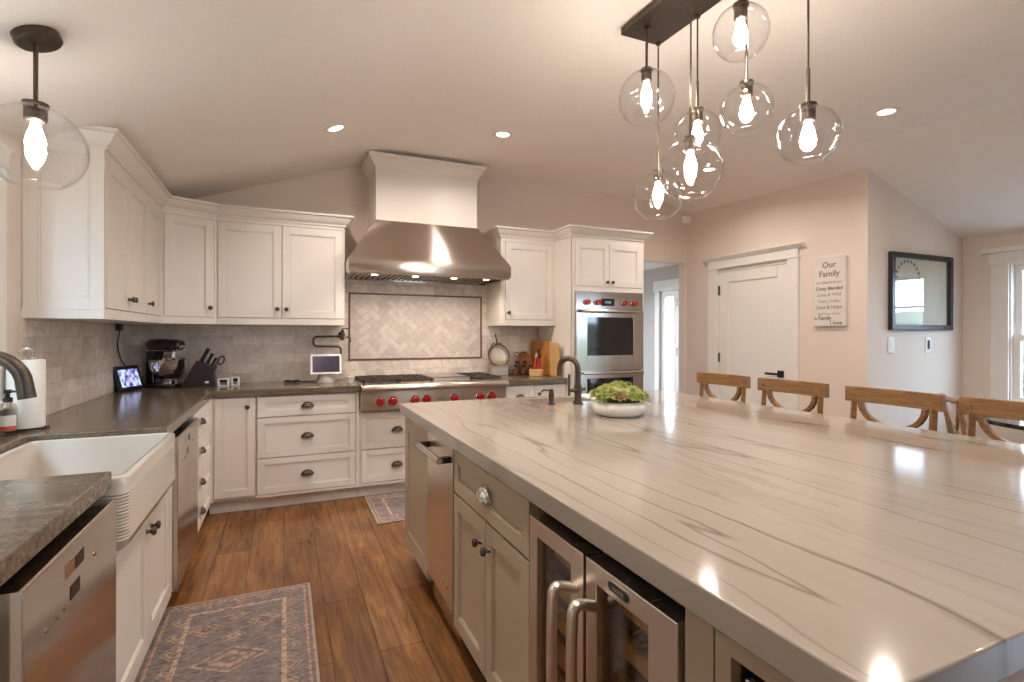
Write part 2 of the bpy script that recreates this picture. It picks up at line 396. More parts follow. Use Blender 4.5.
# ------------------------------------------------------------------ mesh helpers
class Frame:
    """local axes on an upright face: u along it, w up, n out of it"""
    def __init__(s, o, U, Nn):
        s.o = Vector(o); s.U = Vector(U).normalized(); s.N = Vector(Nn).normalized(); s.Z = Vector((0, 0, 1))
    def p(s, u, w, n): return s.o + s.U * u + s.Z * w + s.N * n
class MB:
    def __init__(s): s.v = []; s.f = []; s.mi = []
    def add(s, vs, fs, mi=0):
        b = len(s.v); s.v += [Vector(v) for v in vs]
        for f in fs: s.f.append([b + i for i in f]); s.mi.append(mi)
        return s
    HEX = [(0, 3, 2, 1), (4, 5, 6, 7), (0, 1, 5, 4), (1, 2, 6, 5), (2, 3, 7, 6), (3, 0, 4, 7)]
    def box(s, x0, x1, y0, y1, z0, z1, mi=0):
        return s.add([(x0, y0, z0), (x1, y0, z0), (x1, y1, z0), (x0, y1, z0), (x0, y0, z1), (x1, y0, z1), (x1, y1, z1), (x0, y1, z1)], s.HEX, mi)
    def fbox(s, F, u0, u1, w0, w1, n0, n1, mi=0):
        P = F.p
        return s.add([P(u0, w0, n0), P(u1, w0, n0), P(u1, w0, n1), P(u0, w0, n1), P(u0, w1, n0), P(u1, w1, n0), P(u1, w1, n1), P(u0, w1, n1)], s.HEX, mi)
    def hexa(s, pts, mi=0): return s.add(pts, s.HEX, mi)
    def prism(s, poly, fn, d0, d1, mi=0):
        """poly of (a,b); fn(a,b,d) -> point"""
        n = len(poly)
        vs = [fn(a, b, d0) for a, b in poly] + [fn(a, b, d1) for a, b in poly]
        fs = [list(range(n))[::-1], list(range(n, 2 * n))] + [(i, (i + 1) % n, n + (i + 1) % n, n + i) for i in range(n)]
        return s.add(vs, fs, mi)
    def plan(s, poly, z0, z1, mi=0): return s.prism(poly, lambda a, b, d: (a, b, d), z0, z1, mi)
    def tube(s, path, r, seg=10, cap=True, mi=0, flat=1.0):
        path = [Vector(p) for p in path]; n = len(path)
        rs = r if isinstance(r, (list, tuple)) else [r] * n
        t0 = (path[1] - path[0]).normalized()
        ref = Vector((0, 0, 1)) if abs(t0.z) < 0.9 else Vector((1, 0, 0))
        a = t0.cross(ref).normalized(); rings = []
        vs = []
        for i, p in enumerate(path):
            if i == 0: t = t0
            elif i == n - 1: t = (path[i] - path[i - 1]).normalized()
            else: t = ((path[i + 1] - path[i]).normalized() + (path[i] - path[i - 1]).normalized()).normalized()
            a = (a - t * a.dot(t)).normalized(); b = t.cross(a)
            for k in range(seg):
                th = 2 * PI * k / seg
                vs.append(p + (a * math.cos(th) + b * math.sin(th) * flat) * rs[i])
        fs = []
        for i in range(n - 1):
            for k in range(seg):
                fs.append((i * seg + k, i * seg + (k + 1) % seg, (i + 1) * seg + (k + 1) % seg, (i + 1) * seg + k))
        if cap: fs += [list(range(seg))[::-1], list(range((n - 1) * seg, n * seg))]
        return s.add(vs, fs, mi)
    def lathe(s, prof, o, axis=(0, 0, 1), seg=24, mi=0, cap=True):
        o = Vector(o); ax = Vector(axis).normalized()
        ref = Vector((0, 0, 1)) if abs(ax.z) < 0.9 else Vector((1, 0, 0))
        a = ax.cross(ref).normalized(); b = ax.cross(a)
        vs = []; n = len(prof)
        for r, h in prof:
            for k in range(seg):
                th = 2 * PI * k / seg
                vs.append(o + ax * h + (a * math.cos(th) + b * math.sin(th)) * max(r, 1e-5))
        fs = []
        for i in range(n - 1):
            for k in range(seg):
                fs.append((i * seg + k, i * seg + (k + 1) % seg, (i + 1) * seg + (k + 1) % seg, (i + 1) * seg + k))
        if cap:
            if prof[0][0] > 1e-4: fs.append(list(range(seg))[::-1])
            if prof[-1][0] > 1e-4: fs.append(list(range((n - 1) * seg, n * seg)))
        return s.add(vs, fs, mi)
    def grid(s, fn, nu, nv, mi=0, wrapu=False):
        vs = [fn(i / nu, j / nv) for i in range(nu + 1) for j in range(nv + 1)]
        fs = [(i * (nv + 1) + j, (i + 1) * (nv + 1) + j, (i + 1) * (nv + 1) + j + 1, i * (nv + 1) + j + 1) for i in range(nu) for j in range(nv)]
        return s.add(vs, fs, mi)
    def build(s, name, mat, parent=None, loc=None, bevel=0.0, seg=2, weld=True, sharp=0.6, solid=0.0):
        off = Vector(loc) if loc is not None else (parent_loc(parent) if parent else Vector((0, 0, 0)))
        me = bpy.data.meshes.new(name)
        me.from_pydata([v - off for v in s.v], [], s.f)
        for m in (mat if isinstance(mat, (list, tuple)) else [mat]): me.materials.append(m)
        me.polygons.foreach_set('material_index', s.mi)
        bm = bmesh.new(); bm.from_mesh(me)
        if weld: bmesh.ops.remove_doubles(bm, verts=bm.verts, dist=1e-5)
        bmesh.ops.recalc_face_normals(bm, faces=bm.faces)
        for f in bm.faces: f.smooth = True
        for e in bm.edges:
            if len(e.link_faces) == 2:
                if e.calc_face_angle(0) > sharp: e.smooth = False
            else: e.smooth = False
        bm.to_mesh(me); bm.free()
        o = bpy.data.objects.new(name, me); COL.objects.link(o)
        if parent is not None: o.parent = parent
        if loc is not None or parent is None: o.location = off
        if parent is not None: o.location = (0, 0, 0)
        if solid:
            md = o.modifiers.new('thickness', 'SOLIDIFY'); md.thickness = solid; md.offset = 0
        if bevel:
            md = o.modifiers.new('edge', 'BEVEL'); md.width = bevel; md.segments = seg; md.limit_method = 'ANGLE'; md.angle_limit = 0.7
            md.harden_normals = True; md.use_clamp_overlap = True
        ROOT[o.name] = off
        return o
ROOT = {}
def parent_loc(p): return ROOT[p.name]
def thing(name, label, cat, loc, group=None):
    o = bpy.data.objects.new(name, None); COL.objects.link(o); o.location = loc; o.empty_display_size = 0.05
    o['label'] = label; o['category'] = cat
    if group: o['group'] = group
    ROOT[o.name] = Vector(loc)
    return o
def tag(o, label, cat, group=None):
    o['label'] = label; o['category'] = cat
    if group: o['group'] = group
    return o
def struct(o): o['kind'] = 'structure'; return o
def copy_tree(o, parent=None):
    c = o.copy(); COL.objects.link(c)
    if parent is not None: c.parent = parent
    for ch in list(o.children): copy_tree(ch, c)
    return c
def text_obj(txt, size, mat, origin, U, Vv, parent=None, name='lettering', align='CENTER', depth=0.0006, bold=0.0):
    cu = bpy.data.curves.new('lettering', 'FONT'); cu.body = txt; cu.size = size; cu.extrude = depth; cu.align_x = align; cu.offset = bold
    cu.resolution_u = 3
    t = bpy.data.objects.new('tmp', cu); COL.objects.link(t)
    bpy.context.view_layer.update()
    me = bpy.data.meshes.new_from_object(t.evaluated_get(bpy.context.evaluated_depsgraph_get()))
    bpy.data.objects.remove(t); bpy.data.curves.remove(cu)
    U = Vector(U).normalized(); Vv = Vector(Vv).normalized(); Nn = U.cross(Vv)
    off = parent_loc(parent) if parent else Vector((0, 0, 0))
    o0 = Vector(origin)
    for v in me.vertices: v.co = o0 + U * v.co.x + Vv * v.co.y + Nn * v.co.z - off
    me.materials.clear(); me.materials.append(mat)
    o = bpy.data.objects.new(name, me); COL.objects.link(o)
    if parent: o.parent = parent
    ROOT[o.name] = off
    return o

def shaker(mb, F, u0, u1, w0, w1, n0, n1, rail=0.058, rec=0.009):
    """recessed-panel front: four rails with a stepped inner lip and a set-back panel"""
    mb.fbox(F, u0, u0 + rail, w0, w1, n0, n1); mb.fbox(F, u1 - rail, u1, w0, w1, n0, n1)
    mb.fbox(F, u0 + rail, u1 - rail, w0, w0 + rail, n0, n1); mb.fbox(F, u0 + rail, u1 - rail, w1 - rail, w1, n0, n1)
    l = 0.008
    a, b, c, d = u0 + rail, u1 - rail, w0 + rail, w1 - rail
    nm = n1 - rec * 0.45
    mb.fbox(F, a, a + l, c, d, n0, nm); mb.fbox(F, b - l, b, c, d, n0, nm)
    mb.fbox(F, a + l, b - l, c, c + l, n0, nm); mb.fbox(F, a + l, b - l, d - l, d, n0, nm)
    mb.fbox(F, a + l, b - l, c + l, d - l, n0, n1 - rec)
    return mb
def front(F, u0, u1, w0, w1, mat, parent, name='door', n0=-0.019, n1=0.0, rail=0.058, gap=0.0015):
    mb = MB(); shaker(mb, F, u0 + gap, u1 - gap, w0 + gap, w1 - gap, n0, n1, rail)
    return mb.build(name, mat, parent, bevel=0.0012, seg=1, weld=False)
def knob(F, u, w, parent, n=0.0, s=1.0, mat=None, name='knob'):
    mb = MB(); mb.lathe([(0.009 * s, 0), (0.007 * s, 0.006), (0.006 * s, 0.014), (0.015 * s, 0.02), (0.017 * s, 0.026), (0.012 * s, 0.032), (0.0, 0.034)], F.p(u, w, n), F.N, 16)
    return mb.build(name, mat or MT['bronze'], parent)
def cup_pull(F, u, w, parent, n=0.0, wd=0.088, h=0.036, d=0.026, name='cup_pull', mat=None):
    mb = MB(); nu, nv = 16, 7
    def fn(sc_, dn=0.0):
        def g(s, t):
            a = PI * s; b = PI / 2 * t
            return F.p(u + wd / 2 * sc_ * math.cos(a), w - h * 0.45 + h * sc_ * math.sin(a) * math.cos(b), n + dn + d * sc_ * math.sin(a) * math.sin(b))
        return g
    mb.grid(fn(1.0), nu, nv); mb.grid(fn(0.90), nu, nv)
    # flange against the face
    pts = [F.p(u + (wd / 2 + 0.004) * math.cos(PI * i / nu), w - h * 0.45 + (h + 0.004) * math.sin(PI * i / nu), n + 0.0015) for i in range(nu + 1)]
    mb.add(pts, [list(range(nu + 1))])
    return mb.build(name, mat or MT['bronze'], parent)
def bar(F, u0, u1, w, n, r, parent, mat, name='handle', post=0.03, vertical=False, ends=0.04):
    mb = MB()
    if vertical:
        mb.tube([F.p(w, u0, n), F.p(w, u1, n)], r, 12)
        for q in (u0 + ends, u1 - ends): mb.tube([F.p(w, q, 0), F.p(w, q, n)], r * 0.75, 8)
    else:
        mb.tube([F.p(u0, w, n), F.p(u1, w, n)], r, 12)
        for q in (u0 + ends, u1 - ends): mb.tube([F.p(q, w, 0), F.p(q, w, n)], r * 0.75, 8)
    return mb.build(name, mat, parent)

# ================================================================== SHELL
def wall_x(name, x0, x1, ya, yb, z1, mat, holes=()):
    """wall slab between x0 and x1 running along Y, with openings (y0,y1,z0,z1)"""
    mb = MB(); cur = ya
    for (h0, h1, k0, k1) in sorted(holes):
        if h0 > cur: mb.box(x0, x1, cur, h0, 0, z1)
        if k0 > 0: mb.box(x0, x1, h0, h1, 0, k0)
        mb.box(x0, x1, h0, h1, k1, z1); cur = h1
    if yb > cur: mb.box(x0, x1, cur, yb, 0, z1)
    return struct(mb.build(name, mat, weld=False))
def wall_y(name, y0, y1, xa, xb, z1, mat, holes=()):
    mb = MB(); cur = xa
    for (h0, h1, k0, k1) in sorted(holes):
        if h0 > cur: mb.box(cur, h0, y0, y1, 0, z1)
        if k0 > 0: mb.box(h0, h1, y0, y1, 0, k0)
        mb.box(h0, h1, y0, y1, k1, z1); cur = h1
    if xb > cur: mb.box(cur, xb, y0, y1, 0, z1)
    return struct(mb.build(name, mat, weld=False))

XD = 4.48; YP = 2.77; XR = 5.90
struct(MB().box(-1.25, 6.05, -4.15, 8.15, -0.06, 0.0).build('floor', MT['floor']))
mb = MB()
xs = [-1.25] + [0.45 + 0.05 * k for k in range(11)] + [4.143, 6.05]; ys = [-4.15, 1.0, 5.02]
for i in range(len(xs) - 1):
    for j in range(2):
        a = [(xs[i], ys[j]), (xs[i + 1], ys[j]), (xs[i + 1], ys[j + 1]), (xs[i], ys[j + 1])]
        mb.add([(x, y, ceil_z(x, y)) for x, y in a], [(0, 1, 2, 3)])
        mb.add([(x, y, ceil_z(x, y) + 0.12) for x, y in a], [(3, 2, 1, 0)])
struct(mb.build('ceiling', MT['ceil'], sharp=0.2))
W1 = (1.10, 2.78, 1.06, 2.02)
wall_x('wall_left', XW - 0.14, XW, -4.1, YB, 2.35, MT['wall'], [W1])
DW0, DW1, DWZ = 3.40, 4.446, 2.19
wall_y('wall_back', YB, YB + 0.10, XW - 0.14, 4.60, 3.0, MT['wall'], [(DW0, DW1, 0.0, DWZ)])
PD = (3.514, 4.405, 0.0, 2.04)
wall_x('wall_right', XD, XD + 0.10, YP, YB, 3.0, MT['wall'], [PD])
wall_y('wall_dining', YP, YP + 0.08, XD + 0.10, XR + 0.1, 3.0, MT['wall'])
W2 = (1.48, 2.425, 0.72, 1.965); W3 = (-2.4, -0.70, 0.12, 1.98)
wall_x('wall_east', XR, XR + 0.13, -4.1, YP, 2.6, MT['wall'], [W2, W3])
W4 = (2.7, 3.5, 0.45, 2.05)
wall_y('wall_front', -4.10, -4.0, XW - 0.14, XR + 0.1, 3.0, MT['wall'], [W4])
# hallway beyond the doorway
HX = 5.66
GD = (6.36, 6.80, 0.02, 2.03)
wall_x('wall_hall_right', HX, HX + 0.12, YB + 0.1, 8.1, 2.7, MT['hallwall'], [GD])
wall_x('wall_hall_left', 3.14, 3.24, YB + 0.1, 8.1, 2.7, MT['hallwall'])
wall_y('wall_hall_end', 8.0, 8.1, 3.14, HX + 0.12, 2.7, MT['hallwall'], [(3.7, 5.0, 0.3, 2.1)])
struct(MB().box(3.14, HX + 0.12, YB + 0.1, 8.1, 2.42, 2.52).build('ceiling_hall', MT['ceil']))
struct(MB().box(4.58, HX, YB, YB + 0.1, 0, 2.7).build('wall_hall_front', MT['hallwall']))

def window(name, F, u0, u1, w0, w1, depth, mullions=1, casing=0.10, rail=True, crown=True):
    """double-hung window set in an opening; F on the room face of the wall, n points into the room"""
    c = thing(name, 'white double-hung window', 'window', F.p((u0 + u1) / 2, w0, 0))
    for k in ('label', 'category'): del c[k]
    struct(c)
    mb = MB(); t = 0.022
    mb.fbox(F, u0 - casing, u0, w0 - 0.02, w1 + 0.003, 0, t); mb.fbox(F, u1, u1 + casing, w0 - 0.02, w1 + 0.003, 0, t)
    mb.fbox(F, u0 - casing - 0.012, u1 + casing + 0.012, w1, w1 + 0.105, 0, t + 0.004)
    if crown: mb.fbox(F, u0 - casing - 0.06, u1 + casing + 0.06, w1 + 0.105, w1 + 0.145, 0, t + 0.035)
    mb.fbox(F, u0 - casing - 0.03, u1 + casing + 0.03, w0 - 0.045, w0 - 0.015, 0, 0.06)
    mb.fbox(F, u0 - casing, u1 + casing, w0 - 0.13, w0 - 0.045, 0, t)
    mb.build('casing', MT['trim'], c, bevel=0.002, seg=1, weld=False)
    mb = MB(); j = 0.012
    mb.fbox(F, u0, u0 + j, w0, w1, -depth, 0); mb.fbox(F, u1 - j, u1, w0, w1, -depth, 0)
    mb.fbox(F, u0, u1, w0, w0 + j, -depth, 0); mb.fbox(F, u0, u1, w1 - j, w1, -depth, 0)
    mb.build('jamb', MT['trim'], c, weld=False)
    s = 0.05; mid = (w0 + w1) / 2 - 0.06
    for nm, a, b, n0 in (('upper_sash', mid, w1 - j, -0.10), ('lower_sash', w0 + j, mid + 0.045, -0.065)):
        mb = MB(); n1 = n0 + 0.035
        mb.fbox(F, u0 + j, u0 + j + s, a, b, n0, n1); mb.fbox(F, u1 - j - s, u1 - j, a, b, n0, n1)
        mb.fbox(F, u0 + j + s, u1 - j - s, a, a + s, n0, n1); mb.fbox(F, u0 + j + s, u1 - j - s, b - s, b, n0, n1)
        if mullions and nm == 'upper_sash':
            for q in range(1, mullions + 1):
                uu = u0 + (u1 - u0) * q / (mullions + 1); mb.fbox(F, uu - 0.011, uu + 0.011, a + s, b - s, n0 + 0.006, n1 - 0.006)
            wm = (a + b) / 2; mb.fbox(F, u0 + j + s, u1 - j - s, wm - 0.011, wm + 0.011, n0 + 0.006, n1 - 0.006)
        sa = mb.build(nm, MT['trim'], c, weld=False)
        pm = MB(); nn = (n0 + n1) / 2
        pm.fbox(F, u0 + j + s, u1 - j - s, a + s, b - s, nn - 0.002, nn + 0.002)
        pm.build('pane', MT['pane'], sa)
    return c
window('window_1', Frame((XW, 0, 0), (0, 1, 0), (1, 0, 0)), *W1, 0.14, crown=False, mullions=0)
window('window_2', Frame((XR, 0, 0), (0, 1, 0), (-1, 0, 0)), *W2, 0.13, casing=0.125)
window('window_3', Frame((XR, 0, 0), (0, 1, 0), (-1, 0, 0)), *W3, 0.13, mullions=2)
window('window_4', Frame((0, -4.0, 0), (1, 0, 0), (0, 1, 0)), *W4, 0.10, mullions=1)
window('window_5_added', Frame((0, 8.0, 0), (1, 0, 0), (0, -1, 0)), 3.7, 5.0, 0.3, 2.1, 0.10, mullions=1)  # out of sight, added at the hall end to bring in daylight

# ---- pantry door
FD = Frame((XD, 0, 0), (0, 1, 0), (-1, 0, 0))
d1 = bpy.data.objects.new('door_1', None); COL.objects.link(d1); d1.location = (XD, 3.96, 0); ROOT['door_1'] = Vector(d1.location); struct(d1)
mb = MB()
mb.fbox(FD, 3.398, 3.514, 0, 2.063, 0, 0.022); mb.fbox(FD, 4.405, 4.533, 0, 2.063, 0, 0.022)
mb.fbox(FD, 3.386, 4.540, 2.063, 2.080, 0, 0.028)
mb.fbox(FD, 3.398, 4.533, 2.080, 2.151, 0, 0.024)
mb.prism([(0, 2.151), (0.03, 2.151), (0.062, 2.186), (0.062, 2.192), (0, 2.192)], lambda a, b, d: FD.p(d, b, a), 3.338, 4.592)
mb.fbox(FD, 3.514, 3.53, 0, 2.045, -0.10, 0.0); mb.fbox(FD, 4.39, 4.405, 0, 2.045, -0.10, 0.0); mb.fbox(FD, 3.514, 4.405, 2.025, 2.045, -0.10, 0.0)
mb.build('door_frame', MT['trim'], d1, bevel=0.002, seg=1, weld=False)
mb = MB(); shaker(mb, FD, 3.532, 4.388, 0.01, 2.022, -0.045, -0.008, rail=0.115, rec=0.012)
leaf = mb.build('door_leaf', MT['trim'], d1, bevel=0.002, seg=1, weld=False)
for z in (1.82, 1.07, 0.25):
    m2 = MB(); m2.fbox(FD, 4.380, 4.402, z - 0.05, z + 0.05, -0.012, -0.003); m2.tube([FD.p(4.391, z - 0.052, 0.0), FD.p(4.391, z + 0.052, 0.0)], 0.008, 8)
    m2.build('hinge', MT['bronze'], d1)
mb = MB(); mb.fbox(FD, 3.567, 3.633, 0.905, 0.971, -0.008, 0.004); mb.tube([FD.p(3.60, 0.938, 0), FD.p(3.60, 0.938, 0.05)], 0.011, 10)
mb.fbox(FD, 3.588, 3.735, 0.927, 0.949, 0.040, 0.058)
mb.build('door_handle', MT['black'], d1, bevel=0.001)

# ---- glazed hall door
FH = Frame((HX, 0, 0), (0, 1, 0), (-1, 0, 0))
d2 = bpy.data.objects.new('door_2', None); COL.objects.link(d2); d2.location = (HX, 6.58, 0); ROOT['door_2'] = Vector(d2.location); struct(d2)
mb = MB()
mb.fbox(FH, 6.80, 6.905, 0, 2.05, 0, 0.03); mb.fbox(FH, 6.25, 6.36, 0, 2.05, 0, 0.03); mb.fbox(FH, 6.2, 6.94, 2.03, 2.20, 0, 0.034)
mb.build('door_frame', MT['trim'], d2, bevel=0.002, seg=1, weld=False)
mb = MB(); n0, n1 = -0.05, -0.01
mb.fbox(FH, 6.695, 6.80, 0.02, 2.03, n0, n1); mb.fbox(FH, 6.36, 6.50, 0.02, 2.03, n0, n1); mb.fbox(FH, 6.50, 6.695, 1.93, 2.03, n0, n1); mb.fbox(FH, 6.50, 6.695, 0.02, 0.25, n0, n1)
lf = mb.build('door_leaf', MT['trim'], d2, weld=False)
MB().fbox(FH, 6.50, 6.695, 0.25, 1.93, -0.034, -0.028).build('pane', MT['pane'], lf)
for z in (1.83, 1.05, 0.28):
    m2 = MB(); m2.fbox(FH, 6.38, 6.41, z - 0.06, z + 0.06, -0.01, 0.004); m2.build('hinge', MT['bronze'], d2)

# ---- baseboards
struct(MB().box(XD - 0.016, XD, 2.77, 3.398, 0, 0.13).build('baseboard_right', MT['trim']))
struct(MB().box(XD, XR, YP - 0.016, YP, 0, 0.13).build('baseboard_dining', MT['trim']))
struct(MB().box(XR - 0.016, XR, 2.55, YP - 0.016, 0, 0.13).build('baseboard_east', MT['trim']))
struct(MB().box(HX - 0.016, HX, 5.0, 6.25, 0, 0.13).build('baseboard_hall', MT['trim']))

# ---- outdoors
struct(MB().box(-30, 40, -30, 40, -0.3, -0.10).build('ground', MT['grass']))
def hedge(name, x0, x1, y0, y1, h):
    mb = MB(); rnd = random.Random(3)
    nx, ny = max(2, int(abs(x1 - x0) / 0.3)), max(2, int(abs(y1 - y0) / 0.3))
    nz = 8
    def put(fn, a, b): mb.grid(fn, a, b)
    j = lambda: rnd.uniform(-0.16, 0.16)
    cache = {}
    def P(x, y, z):
        k = (round(x, 3), round(y, 3), round(z, 3))
        if k not in cache: cache[k] = (x + j(), y + j(), z + (j() if z > 0 else 0))
        return cache[k]
    lx, ly = x1 - x0, y1 - y0
    put(lambda s, t: P(x0, y0 + ly * s, h * t - 0.1), ny, nz); put(lambda s, t: P(x1, y0 + ly * s, h * t - 0.1), ny, nz)
    put(lambda s, t: P(x0 + lx * s, y0, h * t - 0.1), nx, nz); put(lambda s, t: P(x0 + lx * s, y1, h * t - 0.1), nx, nz)
    put(lambda s, t: P(x0 + lx * s, y0 + ly * t, h - 0.1), nx, ny)
    return struct(mb.build(name, MT['hedge'], sharp=3))
hedge('hedge_screen', 10.4, 11.5, -14, 10, 1.75)
hedge('hedge_screen', -3.6, -2.55, -1.5, 6.5, 3.2)  # unseen, added outside the left window to cut the daylight through it

# ================================================================== TILE
struct(MB().box(XW, XW + 0.010, 3.08, YB, 0.914, 1.40).build('trim_1', MT['tile_left']))
mb = MB(); ty0 = YB - 0.010
mb.box(XW + 0.01, 0.535, ty0, YB, 0.914, 1.40); mb.box(1.822, 2.455, ty0, YB, 0.914, 1.40)
mb.box(0.455, 0.535, ty0, YB, 1.40, 1.84); mb.box(1.822, 1.885, ty0, YB, 1.40, 1.84)
mb.box(0.535, 1.822, ty0, YB, 0.86, 1.082); mb.box(0.535, 1.822, ty0, YB, 1.702, 1.84)
struct(mb.build('trim_2', MT['tile_back'], weld=False))
mur = thing('tile_panel', 'pale marble herringbone tile panel framed by a thin dark border behind the range', 'tile panel', (1.178, YB, 1.082))
mx0, mx1, mz0, mz1 = 0.535, 1.822, 1.082, 1.702
mb = MB(); b = 0.016
mb.box(mx0, mx1, YB - 0.018, YB - 0.001, mz0, mz0 + b); mb.box(mx0, mx1, YB - 0.018, YB - 0.001, mz1 - b, mz1)
mb.box(mx0, mx0 + b, YB - 0.018, YB - 0.001, mz0 + b, mz1 - b); mb.box(mx1 - b, mx1, YB - 0.018, YB - 0.001, mz0 + b, mz1 - b)
mb.build('border', MT['copper'] if False else simple('border_pencil_tile', (0.16, 0.085, 0.055), 0.35, 0.3), mur, bevel=0.003)
# herringbone: 45-degree tiles clipped to the panel
def clip(poly, x0, x1, z0, z1):
    for ax, lim, keep in ((0, x0, 1), (0, x1, -1), (1, z0, 1), (1, z1, -1)):
        out = []
        for i in range(len(poly)):
            p, q = poly[i], poly[(i + 1) % len(poly)]
            ip, iq = (p[ax] - lim) * keep >= 0, (q[ax] - lim) * keep >= 0
            if ip: out.append(p)
            if ip != iq:
                t = (lim - p[ax]) / (q[ax] - p[ax]); out.append((p[0] + t * (q[0] - p[0]), p[1] + t * (q[1] - p[1])))
        poly = out
        if len(poly) < 3: return None
    return poly
mb = MB(); tw = 0.062; tl = 2 * tw; gp = 0.0016; rt = math.sqrt(0.5)
cxp, czp = (mx0 + mx1) / 2, (mz0 + mz1) / 2
rnd = random.Random(11)
def herr(ax, az, w, h):
    q = [(ax + gp, az + gp), (ax + w - gp, az + gp), (ax + w - gp, az + h - gp), (ax + gp, az + h - gp)]
    q = [(cxp + (x - z) * rt, czp + (x + z) * rt) for x, z in q]
    q = clip(q, mx0 + b, mx1 - b, mz0 + b, mz1 - b)
    if q: mb.prism(q, lambda x, z, d: (x, d, z), YB - 0.008, YB - 0.012, rnd.choice((0, 0, 1, 1, 2)))
for i in range(-19, 20):
    for j in range(-19, 20):
        # herringbone lattice
        x = i * tw + j * 2 * tw * 0 ; 
        k = (i - j) % 4
        if k == 0: herr(i * tw, j * tw, tl, tw)
        if k == 2 + 0 and True: pass
        if (i - j) % 4 == 3: herr(i * tw, j * tw, tw, tl)
mb.build('herringbone', MT['her'], mur, weld=False)
MB().box(mx0 + b, mx1 - b, YB - 0.009, YB - 0.001, mz0 + b, mz1 - b).build('grout', MT['grout'], mur)

# ================================================================== UPPER CABINETS
CZ0, CZT = 1.397, 2.24
FL = Frame((-0.794, 0, 0), (0, 1, 0), (1, 0, 0))        # left run, u = Y
FB = Frame((0, 4.522, 0), (1, 0, 0), (0, -1, 0))         # back run, u = X
def upper_body(mb, x0, x1, y0, y1, z0=CZ0, z1=CZT): mb.box(x0, x1, y0, y1, z0, z1)
def lrail(mb, F, u0, u1, z=CZ0, top=1.447, zt=2.188, ztop=CZT):
    mb.fbox(F, u0, u1, z, top, -0.02, 0.0); mb.fbox(F, u0, u1, zt, ztop, -0.02, 0.0)
ucl = thing('upper_cabinet', 'white two-door wall cabinet nearest the camera on the left wall', 'cabinet', (XW, 3.08, CZ0), 'wall cabinets')
mb = MB(); mb.box(XW, -0.814, 3.10, 3.915, CZ0, CZT); lrail(mb, FL, 3.08, 3.915); mb.fbox(FL, 3.08, 3.105, 1.447, 2.188, -0.02, 0.0)
FE = Frame((0, 3.08, 0), (1, 0, 0), (0, -1, 0))
mb.fbox(FE, XW, -0.7935, CZ0, 1.44, -0.019, 0.010)
mb.build('body', MT['white'], ucl, weld=False)
mb = MB(); shaker(mb, FE, XW + 0.002, -0.7935, 1.4405, 2.238, -0.019, 0.006, rail=0.055); mb.build('end_panel', MT['white'], ucl, bevel=0.0012, seg=1, weld=False)
a = front(FL, 3.108, 3.512, 1.449, 2.186, MT['white'], ucl, n1=0.004); knob(FL, 3.485, 1.515, a, 0.004)
a = front(FL, 3.514, 3.912, 1.449, 2.186, MT['white'], ucl, n1=0.004); knob(FL, 3.541, 1.515, a, 0.004)
uc2 = thing('upper_cabinet', 'narrow white one-door wall cabinet next to the corner on the left wall', 'cabinet', (XW, 3.92, CZ0), 'wall cabinets')
mb = MB(); mb.box(XW, -0.814, 3.916, 4.355, CZ0, CZT); lrail(mb, FL, 3.916, 4.357); mb.fbox(FL, 4.325, 4.357, 1.447, 2.188, -0.02, 0.0)
mb.build('body', MT['white'], uc2, weld=False)
a = front(FL, 3.918, 4.322, 1.449, 2.186, MT['white'], uc2, n1=0.004); knob(FL, 3.950, 1.515, a, 0.004)
P0, P1 = Vector((-0.794, 4.357, 0)), Vector((-0.474, 4.522, 0))
dd = (P1 - P0); LD = dd.length; dd.normalize()
FX = Frame(P0, dd, (dd.y, -dd.x, 0))
uc3 = thing('upper_cabinet', 'angled white corner wall cabinet with one door above the stand mixer', 'cabinet', (XW, YB, CZ0), 'wall cabinets')
q0 = FX.p(0, 0, -0.02); q1 = FX.p(LD, 0, -0.02)
mb = MB(); mb.plan([(XW, 4.357), (q0.x, q0.y), (q1.x, q1.y), (-0.474, YB), (XW, YB)], CZ0, CZT)
lrail(mb, FX, 0, LD); mb.fbox(FX, 0, 0.012, 1.447, 2.188, -0.02, 0); mb.fbox(FX, LD - 0.012, LD, 1.447, 2.188, -0.02, 0)
mb.build('body', MT['white'], uc3, weld=False)
a = front(FX, 0.014, LD - 0.014, 1.449, 2.186, MT['white'], uc3, n1=0.004); knob(FX, LD - 0.05, 1.520, a, 0.004)
uc4 = thing('upper_cabinet', 'white two-door wall cabinet left of the range hood', 'cabinet', (0, YB, CZ0), 'wall cabinets')
mb = MB(); mb.box(-0.473, 0.463, 4.542, YB, CZ0, CZT); lrail(mb, FB, -0.474, 0.463); mb.fbox(FB, -0.474, -0.465, 1.447, 2.188, -0.02, 0); mb.fbox(FB, 0.452, 0.463, 1.447, 2.188, -0.02, 0)
mb.build('body', MT['white'], uc4, weld=False)
a = front(FB, -0.463, -0.016, 1.449, 2.186, MT['white'], uc4, n1=0.004); knob(FB, -0.048, 1.520, a, 0.004)
a = front(FB, -0.014, 0.450, 1.449, 2.186, MT['white'], uc4, n1=0.004); knob(FB, 0.018, 1.520, a, 0.004)
RZ = 0.012
uc5 = thing('upper_cabinet', 'white one-door wall cabinet right of the range hood', 'cabinet', (2.17, YB, CZ0), 'wall cabinets')
mb = MB(); mb.box(1.876, 2.459, 4.542, YB, CZ0 + RZ, 2.262); lrail(mb, FB, 1.876, 2.459, CZ0 + RZ, 1.462, 2.205, 2.262); mb.fbox(FB, 1.876, 1.92, 1.46, 2.21, -0.02, 0); mb.fbox(FB, 2.428, 2.459, 1.46, 2.21, -0.02, 0)
mb.build('body', MT['white'], uc5, weld=False)
a = front(FB, 1.922, 2.426, 1.464, 2.203, MT['white'], uc5, n1=0.004); knob(FB, 1.952, 1.53, a, 0.004)

